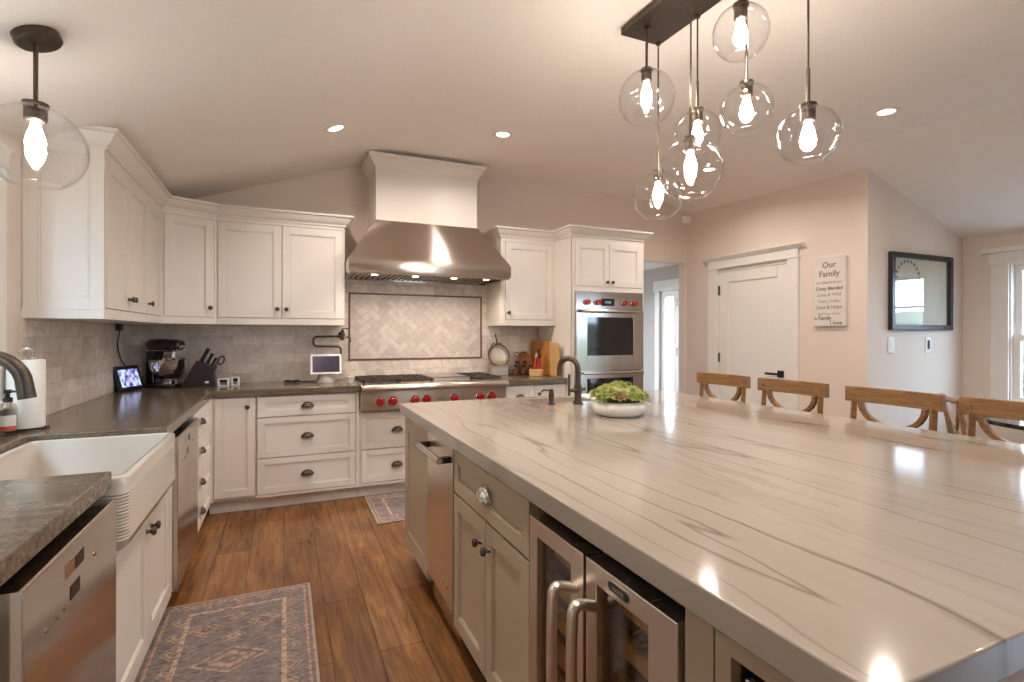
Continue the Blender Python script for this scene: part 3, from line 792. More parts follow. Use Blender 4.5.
# crown mouldings
def crown(name, path, z0, prof, parent=None, mat='white'):
    pts = [Vector((x, y, 0)) for x, y in path]; n = len(pts)
    nr = []
    for i in range(n - 1):
        d = (pts[i + 1] - pts[i]).normalized(); nr.append(Vector((d.y, -d.x, 0)))
    offs = []
    for i in range(n):
        if i == 0: offs.append(nr[0])
        elif i == n - 1: offs.append(nr[-1])
        else: offs.append((nr[i - 1] + nr[i]) / (1 + nr[i - 1].dot(nr[i])))
    m = len(prof); vs = []
    for p, o in zip(pts, offs):
        for a, z in prof: vs.append(p + o * a + Vector((0, 0, z0 + z)))
    fs = []
    for i in range(n - 1):
        for k in range(m): fs.append((i * m + k, i * m + (k + 1) % m, (i + 1) * m + (k + 1) % m, (i + 1) * m + k))
    fs += [list(range(m)), list(range((n - 1) * m, n * m))[::-1]]
    return MB().add(vs, fs).build(name, MT[mat], parent, sharp=0.35)
CROWN = [(-0.015, 0), (0.010, 0), (0.012, 0.014), (0.020, 0.020), (0.034, 0.034), (0.046, 0.054), (0.052, 0.068), (0.066, 0.072), (0.068, 0.088), (-0.015, 0.088)]
o = crown('trim_3', [(XW, 3.08), (-0.794, 3.08), (-0.794, 4.357), (-0.474, 4.522), (0.463, 4.522), (0.463, YB)], 2.215, CROWN); struct(o)
o = crown('trim_4', [(1.876, YB), (1.876, 4.522), (2.459, 4.522), (2.459, 4.19), (3.278, 4.19), (3.278, YB)], 2.247, CROWN); struct(o)

# tall oven cabinet
FT = Frame((0, 4.19, 0), (1, 0, 0), (0, -1, 0))
tc = thing('oven_cabinet', 'tall white cabinet housing the double ovens beside the doorway', 'cabinet', (2.87, YB - 0.022, 0))
mb = MB()
mb.box(2.459, 2.484, 4.20, YB - 0.022, 0.10, 2.262); mb.box(3.258, 3.278, 4.20, YB - 0.022, 0.10, 2.262); mb.box(2.484, 3.258, 4.80, YB - 0.022, 0.10, 2.262)
mb.box(2.484, 3.258, 4.20, 4.80, 1.735, 2.262); mb.box(2.484, 3.258, 4.21, 4.80, 0.10, 0.385); mb.box(2.52, 3.24, 4.27, YB - 0.022, 0, 0.10)
mb.fbox(FT, 2.459, 2.486, 0.10, 2.262, -0.02, 0); mb.fbox(FT, 3.256, 3.278, 0.10, 2.262, -0.02, 0); mb.fbox(FT, 2.486, 3.256, 1.735, 1.79, -0.02, 0); mb.fbox(FT, 2.486, 3.256, 2.195, 2.262, -0.02, 0)
mb.build('body', MT['white'], tc, weld=False)
a = front(FT, 2.490, 2.866, 1.782, 2.198, MT['white'], tc, n1=0.006, rail=0.055); knob(FT, 2.838, 1.825, a, 0.006)
a = front(FT, 2.868, 3.252, 1.782, 2.198, MT['white'], tc, n1=0.006, rail=0.055); knob(FT, 2.898, 1.825, a, 0.006)
a = front(FT, 2.490, 3.252, 0.11, 0.38, MT['white'], tc, 'drawer', n1=0.006); cup_pull(FT, 2.87, 0.25, a, 0.006)

ov = thing('double_oven', 'stainless double wall oven with red knobs set in the tall white cabinet', 'oven', (2.87, 4.5, 0.40))
MB().box(2.486, 3.256, 4.195, 4.79, 0.39, 1.733).build('body', MT['steel'], ov)
mb = MB(); mb.fbox(FT, 2.487, 3.255, 1.560, 1.732, 0, 0.022); cp = mb.build('control_panel', MT['steel'], ov, bevel=0.003)
MB().fbox(FT, 2.765, 2.915, 1.598, 1.668, 0.0215, 0.024).build('display', MT['ovenglass'], cp)
text_obj('12:00', 0.032, emit('clock_digits', (0.45, 0.6, 0.7), 0.25), FT.p(2.84, 1.622, 0.0245), (1, 0, 0), (0, 0, 1), ov, 'clock')
for x in (2.605, 2.722, 3.027, 3.143):
    mb = MB(); mb.lathe([(0.030, 0), (0.030, 0.012), (0.0, 0.013)], FT.p(x, 1.628, 0.022), FT.N, 20); bz = mb.build('bezel', MT['chrome'], ov)
    mb = MB(); mb.lathe([(0.026, 0.012), (0.025, 0.035), (0.021, 0.042), (0, 0.043)], FT.p(x, 1.628, 0.022), FT.N, 20); mb.fbox(Frame(FT.p(x, 1.628, 0.06), FT.U, FT.N), -0.005, 0.005, -0.024, 0.024, -0.004, 0.008)
    mb.build('knob', MT['red'], ov)
def oven_door(z0, z1):
    d = MB(); rw = 0.118; wz0, wz1 = z0 + 0.14, z1 - 0.068
    d.fbox(FT, 2.487, 2.487 + rw, z0, z1, 0, 0.034); d.fbox(FT, 3.255 - rw - 0.008, 3.255, z0, z1, 0, 0.034)
    d.fbox(FT, 2.487 + rw, 3.255 - rw - 0.008, z0, wz0, 0, 0.034); d.fbox(FT, 2.487 + rw, 3.255 - rw - 0.008, wz1, z1, 0, 0.034)
    dr = d.build('door', MT['steel'], ov, bevel=0.002, seg=1, weld=False)
    MB().fbox(FT, 2.487 + rw, 3.255 - rw - 0.008, wz0, wz1, 0.004, 0.027).build('window', MT['ovenglass'], dr)
    h = MB(); zz = z1 - 0.012
    h.tube([FT.p(2.53, zz, 0.085), FT.p(3.212, zz, 0.085)], 0.014, 14)
    for q in (2.56, 3.182): h.fbox(FT, q - 0.012, q + 0.012, zz - 0.011, zz + 0.011, 0.02, 0.085)
    h.build('handle', MT['chrome'], dr, bevel=0.001)
oven_door(0.985, 1.555); oven_door(0.42, 0.975)

# ================================================================== RANGE HOOD
hx0, hx1, hy = 0.468, 1.862, 4.25
hd = thing('range_hood', 'large stainless range hood with sloped sides under a white chimney box', 'range hood', (1.165, YB, 1.80))
tx0, tx1, ty_ = 0.711, 1.621, 4.48
mb = MB()
ring0 = [(hx0 + 0.012, hy + 0.012, 1.815), (hx1 - 0.012, hy + 0.012, 1.815), (hx1 - 0.012, YB, 1.815), (hx0 + 0.012, YB, 1.815)]
ring1 = [(hx0, hy, 1.842), (hx1, hy, 1.842), (hx1, YB, 1.842), (hx0, YB, 1.842)]
ring2 = [(hx0, hy, 1.922), (hx1, hy, 1.922), (hx1, YB, 1.922), (hx0, YB, 1.922)]
ring2b = [(hx0 + 0.012, hy + 0.012, 1.95), (hx1 - 0.012, hy + 0.012, 1.95), (hx1 - 0.012, YB, 1.95), (hx0 + 0.012, YB, 1.95)]
ring3 = [(tx0 - 0.004, ty_ - 0.004, 2.295), (tx1 + 0.004, ty_ - 0.004, 2.295), (tx1 + 0.004, YB, 2.295), (tx0 - 0.004, YB, 2.295)]
rings = [ring0, ring1, ring2, ring2b, ring3]
vs = [p for r in rings for p in r]; fs = []
for i in range(len(rings) - 1):
    for k in range(4): fs.append((i * 4 + k, i * 4 + (k + 1) % 4, i * 4 + 4 + (k + 1) % 4, i * 4 + 4 + k))
fs.append((16, 17, 18, 19))
# recessed underside
r = [(hx0 + 0.05, hy + 0.05, 1.815), (hx1 - 0.05, hy + 0.05, 1.815), (hx1 - 0.05, YB - 0.03, 1.815), (hx0 + 0.05, YB - 0.03, 1.815)]
rb = [(x, y, 1.88) for x, y, z in r]
base = len(vs); vs += r + rb
for k in range(4):
    fs.append((k, (k + 1) % 4, base + (k + 1) % 4, base + k)); fs.append((base + k, base + (k + 1) % 4, base + 4 + (k + 1) % 4, base + 4 + k))
fs.append((base + 4, base + 5, base + 6, base + 7))
mb.add(vs, fs); mb.build('canopy', MT['hoodsteel'], hd, sharp=0.5)
mb = MB(); mb.box(hx0 + 0.06, hx1 - 0.06, hy + 0.14, YB - 0.05, 1.835, 1.84)
for i in range(26):
    x = hx0 + 0.08 + i * (hx1 - hx0 - 0.16) / 26; mb.box(x, x + 0.018, hy + 0.15, YB - 0.06, 1.824, 1.836)
mb.build('baffle_filter', MT['steel'], hd, weld=False)
for x in (0.68, 1.02, 1.36, 1.66):
    mb = MB(); mb.lathe([(0.035, 0), (0.035, 0.012), (0.026, 0.013)], (x, hy + 0.095, 1.812), (0, 0, 1), 18); hl = mb.build('lamp', MT['chrome'], hd)
    MB().lathe([(0.0, 0), (0.027, 0.0), (0.027, 0.004)], (x, hy + 0.095, 1.811), (0, 0, 1), 18).build('lamp_lens', MT['hoodbulb'], hl)
    L = bpy.data.lights.new('hood_light', 'SPOT'); L.energy = 8.5; L.color = (1.0, 0.84, 0.70); L.spot_size = 2.6; L.spot_blend = 0.8; L.shadow_soft_size = 0.02
    lo = bpy.data.objects.new('hood_light', L); COL.objects.link(lo); lo.parent = hd; lo.location = Vector((x, hy + 0.095, 1.805)) - ROOT[hd.name]; lo.rotation_euler = (0.18, 0, 0)
mb = MB(); mb.box(tx0, tx1, ty_, YB, 2.285, 2.86); 
mb.build('chimney_box', MT['white'], hd, weld=False)
o = crown('chimney_crown', [(tx0, YB), (tx0, ty_), (tx1, ty_), (tx1, YB)], 2.735, [(-0.01, 0), (0.008, 0), (0.012, 0.02), (0.030, 0.045), (0.05, 0.075), (0.066, 0.085), (0.068, 0.115), (-0.01, 0.115)], hd)

# ================================================================== COUNTERTOPS
ZC = 0.914; TG = 0.052
def ctop(name, poly, z0, z1, mat, label, bevel=0.006):
    mb = MB(); mb.plan(poly, z0, z1)
    o = mb.build(name, mat, None, loc=(poly[0][0], poly[0][1], z0), bevel=bevel, seg=3)
    return tag(o, label, 'countertop')
SY0, SY1, SXB = 1.915, 2.705, -0.945
ctop('countertop', [(XW, 0.5), (-0.473, 0.5), (-0.473, SY0), (SXB, SY0), (SXB, SY1), (-0.473, SY1), (-0.473, 4.265), (0.555, 4.265), (0.555, YB - 0.012), (XW + 0.012, YB - 0.012), (XW + 0.012, 3.0), (XW, 3.0)],
     ZC - TG, ZC, MT['granite'], 'long L-shaped brown granite countertop around the white sink and into the corner')
ctop('countertop', [(1.806, 4.265), (2.457, 4.265), (2.457, YB - 0.012), (1.806, YB - 0.012)], ZC - TG, ZC, MT['granite'], 'short brown granite countertop between the range and the oven cabinet')

# ================================================================== BASE CABINETS
FBB = Frame((0, 4.29, 0), (1, 0, 0), (0, -1, 0)); FLB = Frame((-0.48, 0, 0), (0, 1, 0), (1, 0, 0))
BT = ZC - TG
def base(name, label, loc): return thing(name, label, 'cabinet', loc, 'white base cabinets')
c1 = base('base_cabinet', 'white base cabinet with one door filling the inner corner of the counters', (-0.33, 4.6, 0))
mb = MB(); mb.box(-0.497, -0.185, 4.312, YB - 0.022, 0.10, BT); mb.box(-0.497, -0.185, 4.365, YB - 0.02, 0, 0.10); mb.fbox(FBB, -0.48, -0.463, 0.10, BT, -0.02, 0)
mb.build('body', MT['white'], c1, weld=False)
a = front(FBB, -0.461, -0.192, 0.125, 0.852, MT['white'], c1, n1=0.004, rail=0.05); knob(FBB, -0.245, 0.785, a, 0.004)
def drawers(c, F, u0, u1, cuts, pu):
    for w0, w1 in cuts:
        d = front(F, u0, u1, w0, w1, MT['white'], c, 'drawer', n1=0.004, rail=0.045); cup_pull(F, pu, (w0 + w1) / 2, d, 0.004)
c2 = base('base_cabinet', 'white base cabinet of three wide drawers left of the range', (0.17, 4.6, 0))
mb = MB(); mb.box(-0.184, 0.553, 4.31, YB - 0.012, 0.10, BT); mb.box(-0.184, 0.553, 4.365, YB - 0.02, 0, 0.10); mb.fbox(FBB, -0.184, 0.553, 0.10, 0.12, -0.02, 0); mb.fbox(FBB, 0.53, 0.553, 0.12, BT, -0.02, 0)
mb.build('body', MT['white'], c2, weld=False)
drawers(c2, FBB, -0.180, 0.526, ((0.700, 0.853), (0.394, 0.696), (0.123, 0.390)), 0.168)
c3 = base('base_cabinet', 'white base cabinet of four deep drawers under the range', (1.18, 4.6, 0))
mb = MB(); mb.box(0.555, 1.804, 4.31, YB - 0.012, 0.10, 0.70); mb.box(0.555, 1.804, 4.365, YB - 0.02, 0, 0.10); mb.fbox(FBB, 0.555, 1.804, 0.10, 0.12, -0.02, 0); mb.fbox(FBB, 0.555, 0.566, 0.12, 0.70, -0.02, 0)
mb.build('body', MT['white'], c3, weld=False)
drawers(c3, FBB, 0.568, 1.172, ((0.394, 0.692), (0.123, 0.390)), 0.857)
drawers(c3, FBB, 1.178, 1.794, ((0.394, 0.692), (0.123, 0.390)), 1.49)
c4_ = base('base_cabinet', 'white base cabinet with drawer and door right of the range', (2.13, 4.6, 0))
mb = MB(); mb.box(1.806, 2.457, 4.31, YB - 0.012, 0.10, BT); mb.box(1.806, 2.457, 4.365, YB - 0.02, 0, 0.10); mb.fbox(FBB, 1.806, 1.83, 0.10, BT, -0.02, 0)
mb.build('body', MT['white'], c4_, weld=False)
drawers(c4_, FBB, 1.832, 2.112, ((0.66, 0.853), (0.394, 0.656), (0.123, 0.390)), 1.972)
a = front(FBB, 2.116, 2.45, 0.123, 0.853, MT['white'], c4_, n1=0.004); knob(FBB, 2.158, 0.775, a, 0.004)
c5 = base('base_cabinet', 'narrow white base cabinet of four drawers between dishwasher and corner', (-0.8, 3.88, 0))
mb = MB(); mb.box(XW + 0.022, -0.50, 3.495, 4.309, 0.10, BT); mb.box(XW + 0.022, -0.56, 3.495, 4.309, 0, 0.10); mb.fbox(FLB, 3.495, 4.309, 0.10, 0.12, -0.02, 0); mb.fbox(FLB, 4.262, 4.309, 0.12, BT, -0.02, 0)
mb.build('body', MT['white'], c5, weld=False)
for w0, w1 in ((0.690, 0.853), (0.490, 0.686), (0.292, 0.486), (0.123, 0.288)):
    d = front(FLB, 3.50, 4.258, w0, w1, MT['white'], c5, 'drawer', n1=0.004, rail=0.04); cup_pull(FLB, 3.80, (w0 + w1) / 2 + 0.0, d, 0.004)
c6 = base('base_cabinet', 'white base cabinet with two doors under the sink', (-0.8, 2.37, 0))
mb = MB(); mb.box(XW + 0.022, -0.50, 1.893, 2.862, 0.10, 0.655); mb.box(XW + 0.022, -0.56, 1.893, 2.862, 0, 0.10); mb.box(XW + 0.022, SXB - 0.02, 1.893, 2.862, 0.655, BT); mb.box(SXB - 0.02, -0.50, 2.735, 2.862, 0.655, BT)
mb.fbox(FLB, 1.893, 2.862, 0.10, 0.12, -0.02, 0); mb.fbox(FLB, 2.735, 2.862, 0.12, BT, -0.02, 0); mb.fbox(FLB, 1.893, 1.92, 0.12, 0.655, -0.02, 0); mb.fbox(FLB, 1.92, 2.735, 0.635, 0.655, -0.02, 0)
mb.build('body', MT['white'], c6, weld=False)
a = front(FLB, 1.90, 2.388, 0.123, 0.633, MT['white'], c6, n1=0.004); knob(FLB, 2.355, 0.575, a, 0.004)
a = front(FLB, 2.392, 2.855, 0.123, 0.633, MT['white'], c6, n1=0.004); knob(FLB, 2.425, 0.575, a, 0.004)
c7 = base('base_cabinet', 'white base cabinet with one door nearest the camera before the dishwasher', (-0.8, 0.9, 0))
mb = MB(); mb.box(XW + 0.022, -0.50, 0.52, 1.27, 0.10, BT); mb.box(XW + 0.022, -0.56, 0.52, 1.27, 0, 0.10)
mb.build('body', MT['white'], c7, weld=False)
a = front(FLB, 0.53, 1.26, 0.123, 0.853, MT['white'], c7, n1=0.0); knob(FLB, 0.58, 0.78, a)

# ---- dishwashers
def dishwasher(y0, y1, label):
    F = Frame((-0.455, 0, 0), (0, 1, 0), (1, 0, 0))
    t = thing('dishwasher', label, 'dishwasher', (-0.8, (y0 + y1) / 2, 0), 'dishwashers')
    MB().box(XW + 0.05, -0.51, y0 + 0.005, y1 - 0.005, 0.10, 0.835).build('body', MT['dark'], t)
    mb = MB(); mb.prism([(-0.052, 0.11), (0, 0.11), (0, 0.832), (-0.004, 0.838), (-0.052, 0.838)], lambda a, b, d: F.p(d, b, a), y0 + 0.003, y1 - 0.003)
    p = mb.build('front_panel', MT['steel'], t, bevel=0.0025)
    MB().box(-0.56, -0.53, y0 + 0.01, y1 - 0.01, 0.0, 0.105).build('toe_kick', MT['dark'], t)
    yc = y0 + 0.245
    mb = MB(); mb.fbox(F, yc - 0.03, yc + 0.085, 0.765, 0.800, -0.001, 0.0012); mb.build('handle_recess', MT['chrome'], p)
    MB().fbox(F, yc + 0.03, yc + 0.085, 0.768, 0.798, 0.001, 0.002).build('vent', MT['black'], p)
    MB().fbox(F, yc + 0.0, yc + 0.06, 0.705, 0.738, 0.0, 0.0016).build('display', MT['ovenglass'], p)
    for k in (-0.13, -0.075, -0.035):
        MB().lathe([(0.006, 0), (0.006, 0.003), (0, 0.004)], F.p(yc + k, 0.705, 0), F.N, 12).build('button', MT['chrome'], p)
    MB().lathe([(0.006, 0), (0.006, 0.003), (0, 0.004)], F.p(yc + 0.17, 0.75, 0), F.N, 12).build('button', MT['chrome'], p)
    return t
dishwasher(1.275, 1.889, 'stainless dishwasher under the near end of the granite counter')
dishwasher(2.866, 3.490, 'stainless dishwasher beyond the white sink')

# ---- farmhouse sink
sk = thing('farmhouse_sink', 'white fireclay farmhouse sink with a ribbed apron front', 'sink', (-0.69, 2.31, 0.66))
zr = 0.893; x0, x1, y0, y1 = SXB + 0.002, -0.435, SY0 + 0.003, SY1 - 0.003
def rrect(x0, x1, y0, y1, r, seg=6):
    pts = []
    for cx_, cy_, a0 in ((x1 - r, y0 + r, -PI / 2), (x1 - r, y1 - r, 0), (x0 + r, y1 - r, PI / 2), (x0 + r, y0 + r, PI)):
        for k in range(seg + 1):
            a = a0 + PI / 2 * k / seg; pts.append((cx_ + r * math.cos(a), cy_ + r * math.sin(a)))
    return pts
w = 0.028
outer = rrect(x0, x1, y0, y1, 0.035); n = len(outer)
lay = []
lay.append([(x, y, 0.66) for x, y in rrect(x0 + 0.02, x1 - 0.02, y0 + 0.02, y1 - 0.02, 0.03)])
lay.append([(x, y, 0.675) for x, y in rrect(x0 + 0.004, x1 - 0.004, y0 + 0.004, y1 - 0.004, 0.033)])
nr_ = 15
for k in range(nr_ * 4 + 1):
    z = 0.69 + (zr - 0.05 - 0.69) * k / (nr_ * 4); d = 0.0035 * (1 - abs(math.sin(PI * k / 4)))
    lay.append([(x, y, z) for x, y in rrect(x0 + d, x1 - d, y0 + d, y1 - d, 0.035 - d)])
lay.append([(x, y, zr - 0.010) for x, y in outer])
lay.append([(x, y, zr - 0.003) for x, y in rrect(x0 + 0.003, x1 - 0.003, y0 + 0.003, y1 - 0.003, 0.032)])
lay.append([(x, y, zr) for x, y in rrect(x0 + 0.010, x1 - 0.010, y0 + 0.010, y1 - 0.010, 0.027)])
lay.append([(x, y, zr) for x, y in rrect(x0 + w - 0.006, x1 - w + 0.006, y0 + w - 0.006, y1 - w + 0.006, 0.024)])
lay.append([(x, y, zr - 0.008) for x, y in rrect(x0 + w, x1 - w, y0 + w, y1 - w, 0.022)])
lay.append([(x, y, 0.70) for x, y in rrect(x0 + w + 0.004, x1 - w - 0.004, y0 + w + 0.004, y1 - w - 0.004, 0.022)])
lay.append([(x, y, 0.685) for x, y in rrect(x0 + w + 0.02, x1 - w - 0.02, y0 + w + 0.02, y1 - w - 0.02, 0.022)])
mb = MB(); vs = [p for l_ in lay for p in l_]; fs = []
for i in range(len(lay) - 1):
    for k in range(n): fs.append((i * n + k, i * n + (k + 1) % n, (i + 1) * n + (k + 1) % n, (i + 1) * n + k))
fs += [list(range(n))[::-1], list(range((len(lay) - 1) * n, len(lay) * n))]
mb.add(vs, fs); mb.build('basin', MT['porcelain'], sk, sharp=0.9)
MB().lathe([(0.045, 0), (0.045, 0.004), (0.03, 0.003), (0.0, 0.001)], ((x0 + x1) / 2, (y0 + y1) / 2, 0.6855), (0, 0, 1), 20).build('drain', MT['chrome'], sk)

# ================================================================== RANGE TOP
rg = thing('gas_rangetop', 'stainless gas rangetop with seven red knobs and black grates', 'rangetop', (1.18, 4.5, 0.715))
FR = Frame((0, 4.215, 0), (1, 0, 0), (0, -1, 0))
rx0, rx1 = 0.558, 1.803
mb = MB(); mb.box(rx0, rx1, 4.215, YB - 0.02, 0.715, 0.905)
mb.build('body', MT['rangesteel'], rg, bevel=0.003)
mb = MB(); mb.prism([(0.0, 0.868), (0.035, 0.868), (0.052, 0.874), (0.060, 0.888), (0.058, 0.904), (0.045, 0.918), (0.02, 0.924), (-0.05, 0.924), (-0.05, 0.868)], lambda a, b, d: FR.p(d, b, a), rx0 - 0.001, rx1 + 0.001)
mb.build('bullnose', MT['rangesteel'], rg, sharp=0.7)
mb = MB(); mb.box(rx0, rx1, 4.26, YB - 0.03, 0.905, 0.922); mb.box(rx0, rx1, YB - 0.075, YB - 0.03, 0.922, 0.945)
mb.build('top_plate', MT['rangesteel'], rg, bevel=0.002)
for x in (0.706, 0.805, 0.985, 1.085, 1.323, 1.554, 1.665):
    z = 0.785
    MB().lathe([(0.040, 0), (0.040, 0.008), (0.036, 0.011), (0, 0.011)], FR.p(x, z, 0), FR.N, 22).build('bezel', MT['chrome'], rg)
    mb = MB(); mb.lathe([(0.035, 0.010), (0.035, 0.024), (0.029, 0.046), (0.022, 0.052), (0, 0.053)], FR.p(x, z, 0), FR.N, 22)
    mb.fbox(Frame(FR.p(x, z, 0), FR.U, FR.N), -0.006, 0.006, -0.026, 0.026, 0.036, 0.060)
    mb.build('knob', MT['red'], rg)
text_obj('WOLF', 0.022, MT['black'], FR.p(1.205, 0.775, 0.0008), (1, 0, 0), (0, 0, 1), rg, 'badge')
def grate(x0, x1, y0, y1):
    mb = MB(); z0, z1 = 0.930, 0.950; t = 0.012
    xm, ym = (x0 + x1) / 2, (y0 + y1) / 2
    for a, b in ((x0, x0 + t), (x1 - t, x1), (xm - t / 2, xm + t / 2)): mb.box(a, b, y0, y1, z0, z1)
    for a, b in ((y0, y0 + t), (y1 - t, y1), (ym - t / 2, ym + t / 2)): mb.box(x0, x1, a, b, z0, z1)
    for cx_ in ((x0 + xm) / 2, (x1 + xm) / 2):
        for cy_ in ((y0 + ym) / 2, (y1 + ym) / 2):
            w, h = (x1 - x0) / 4, (y1 - y0) / 4
            mb.box(cx_ - w, cx_ - w * 0.28, cy_ - t / 2, cy_ + t / 2, z0, z1); mb.box(cx_ + w * 0.28, cx_ + w, cy_ - t / 2, cy_ + t / 2, z0, z1)
            mb.box(cx_ - t / 2, cx_ + t / 2, cy_ - h, cy_ - h * 0.28, z0, z1); mb.box(cx_ - t / 2, cx_ + t / 2, cy_ + h * 0.28, cy_ + h, z0, z1)
    for a in (x0, x1 - t):
        for b_ in (y0, y1 - t): mb.box(a, a + t, b_, b_ + t, 0.921, z0)
    mb.build('grate', MT['iron'], rg, weld=False)
    for cx_ in ((x0 + xm) / 2, (x1 + xm) / 2):
        for cy_ in ((y0 + ym) / 2, (y1 + ym) / 2):
            MB().lathe([(0.055, 0), (0.05, 0.006), (0.035, 0.008), (0.033, 0.016), (0.0, 0.018)], (cx_, cy_, 0.9215), (0, 0, 1), 18).build('burner', MT['iron'], rg)
gy0, gy1 = 4.285, 4.80
grate(0.585, 0.865, gy0, gy1); grate(0.872, 1.150, gy0, gy1); grate(1.50, 1.782, gy0, gy1)
mb = MB(); mb.box(1.165, 1.49, gy0, gy1, 0.922, 0.955); mb.build('griddle', MT['rangesteel'], rg, bevel=0.006)
mb = MB(); mb.box(1.175, 1.48, gy0 - 0.001, gy0 + 0.03, 0.954, 0.958); mb.build('griddle_trough', MT['iron'], rg)

# ---- pot filler
pf = thing('pot_filler', 'dark bronze folding pot filler faucet on the tiled wall beside the range', 'faucet', (0.47, YB - 0.01, 1.31))
def bend(pts, r=0.03, k=5):
    """round the corners of a polyline"""
    pts = [Vector(p) for p in pts]; out = [pts[0]]
    for i in range(1, len(pts) - 1):
        a = (pts[i - 1] - pts[i]); b_ = (pts[i + 1] - pts[i]); ra = min(r, a.length * 0.45, b_.length * 0.45)
        p, q = pts[i] + a.normalized() * ra, pts[i] + b_.normalized() * ra
        for j in range(k + 1):
            t = j / k; out.append(p * (1 - t) ** 2 + pts[i] * 2 * t * (1 - t) + q * t * t)
    out.append(pts[-1]); return out
py = 4.80
MB().lathe([(0.032, 0), (0.030, 0.012), (0.016, 0.018), (0.014, 0.09)], (0.475, YB - 0.010, 1.315), (0, -1, 0), 18).build('wall_flange', MT['bronze'], pf)
mb = MB(); mb.tube(bend([(0.475, py, 1.305), (0.235, py, 1.300), (0.235, py - 0.0, 1.218), (0.462, py, 1.212), (0.462, py, 0.99)], 0.035), 0.0095, 10); mb.build('arm', MT['bronze'], pf)
for z in (1.33, 1.275): pass
MB().lathe([(0.014, -0.045), (0.018, -0.03), (0.014, -0.01), (0.018, 0.01), (0.012, 0.045), (0.006, 0.05)], (0.475, py, 1.315), (0, 0, 1), 14).build('valve', MT['bronze'], pf)
mb = MB(); mb.tube([(0.475, py, 1.36), (0.475, py - 0.0, 1.372), (0.53, py - 0.02, 1.372)], 0.006, 8); mb.build('lever', MT['bronze'], pf)
MB().lathe([(0.012, 0), (0.013, 0.03), (0.01, 0.04)], (0.462, py, 0.965), (0, 0, 1), 12).build('nozzle', MT['bronze'], pf)
mb = MB(); mb.tube(bend([(0.50, py, 1.295), (0.54, py - 0.02, 1.295), (0.54, py - 0.02, 1.25)], 0.02), 0.006, 8); mb.build('lever', MT['bronze'], pf)

# ================================================================== ISLAND
IX0, IX1, IY0, IY1 = 0.631, 2.581, 0.374, 3.083; ZI0, ZI1 = 0.859, 0.914
FI = Frame((0.655, 0, 0), (0, 1, 0), (-1, 0, 0))
SB = (1.40, 1.80, 2.745, 2.985)      # prep sink opening
mb = MB()
gx = [IX0, SB[0], SB[1], IX1]; gy = [IY0, SB[2], SB[3], IY1]
for z in (ZI0, ZI1):
    for i in range(3):
        for j in range(3):
            if i == 1 and j == 1: continue
            mb.add([(gx[i], gy[j], z), (gx[i + 1], gy[j], z), (gx[i + 1], gy[j + 1], z), (gx[i], gy[j + 1], z)], [(0, 1, 2, 3)])
for (ax, ay), (bx, by) in [((IX0, IY0), (IX1, IY0)), ((IX1, IY0), (IX1, IY1)), ((IX1, IY1), (IX0, IY1)), ((IX0, IY1), (IX0, IY0))]:
    # split to weld with the grid
    pts = [(ax, ay), (bx, by)]
    cut = [gx if ay == by else gy][0]
    seq = sorted(set(cut), reverse=(ax > bx or ay > by))
    line = [((c, ay) if ay == by else (ax, c)) for c in seq]
    for p, q in zip(line[:-1], line[1:]): mb.add([(*p, ZI0), (*q, ZI0), (*q, ZI1), (*p, ZI1)], [(0, 1, 2, 3)])
hole = [(SB[0], SB[2]), (SB[1], SB[2]), (SB[1], SB[3]), (SB[0], SB[3])]
for k in range(4):
    p, q = hole[k], hole[(k + 1) % 4]; mb.add([(*p, ZI0), (*q, ZI0), (*q, ZI1), (*p, ZI1)], [(0, 1, 2, 3)])
tag(mb.build('island_countertop', MT['marble'], None, loc=(IX0, IY0, ZI0), bevel=0.004, seg=3), 'large pale veined stone slab covering the island', 'countertop')
ps = thing('prep_sink', 'small white sink sunk into the island slab behind its bronze faucet', 'sink', (1.6, 2.865, 0.70))
mb = MB(); a0, a1, b0, b1 = SB
mb.add([(a0, b0, ZI0), (a1, b0, ZI0), (a1, b1, ZI0), (a0, b1, ZI0), (a0 + .02, b0 + .02, .70), (a1 - .02, b0 + .02, .70), (a1 - .02, b1 - .02, .70), (a0 + .02, b1 - .02, .70)],
       [(4, 5, 6, 7), (0, 1, 5, 4), (1, 2, 6, 5), (2, 3, 7, 6), (3, 0, 4, 7)])
mb.build('basin', MT['porcelain'], ps, solid=0.012)

def ibase(label, y0, y1, body=True):
    t = thing('island_cabinet', label, 'cabinet', (1.2, (y0 + y1) / 2, 0), 'grey island cabinets')
    return t
ic1 = ibase('grey island cabinet with one tall door at the far end facing the range', 2.515, 3.05)
mb = MB(); mb.box(0.676, 1.37, 2.515, 3.035, 0.10, ZI0 - 0.001); mb.box(1.37, 1.84, 2.515, 3.035, 0.10, 0.67); mb.box(1.84, 2.16, 2.515, 3.035, 0.10, ZI0 - 0.001); mb.box(0.735, 2.10, 2.52, 2.98, 0, 0.10, 1); mb.fbox(FI, 2.515, 3.05, 0.10, ZI0 - 0.001, -0.021, -0.006)
mb.build('body', [MT['isl'], MT['dark']], ic1, weld=False)
front(FI, 2.522, 3.045, 0.105, 0.845, MT['isl'], ic1, 'door_panel', rail=0.085)
FIE = Frame((0, 3.035, 0), (1, 0, 0), (0, 1, 0))
mb = MB(); shaker(mb, FIE, 0.66, 1.40, 0.105, 0.845, 0, 0.018, 0.08); shaker(mb, FIE, 1.41, 2.155, 0.105, 0.845, 0, 0.018, 0.08); mb.build('end_panel', MT['isl'], ic1, weld=False)
ic2 = ibase('grey island cabinet with one drawer above two doors', 1.345, 2.08)
mb = MB(); mb.box(0.676, 2.16, 1.345, 2.085, 0.10, ZI0 - 0.001); mb.box(0.735, 2.10, 1.345, 2.085, 0, 0.10, 1)
mb.build('body', [MT['isl'], MT['dark']], ic2, weld=False)
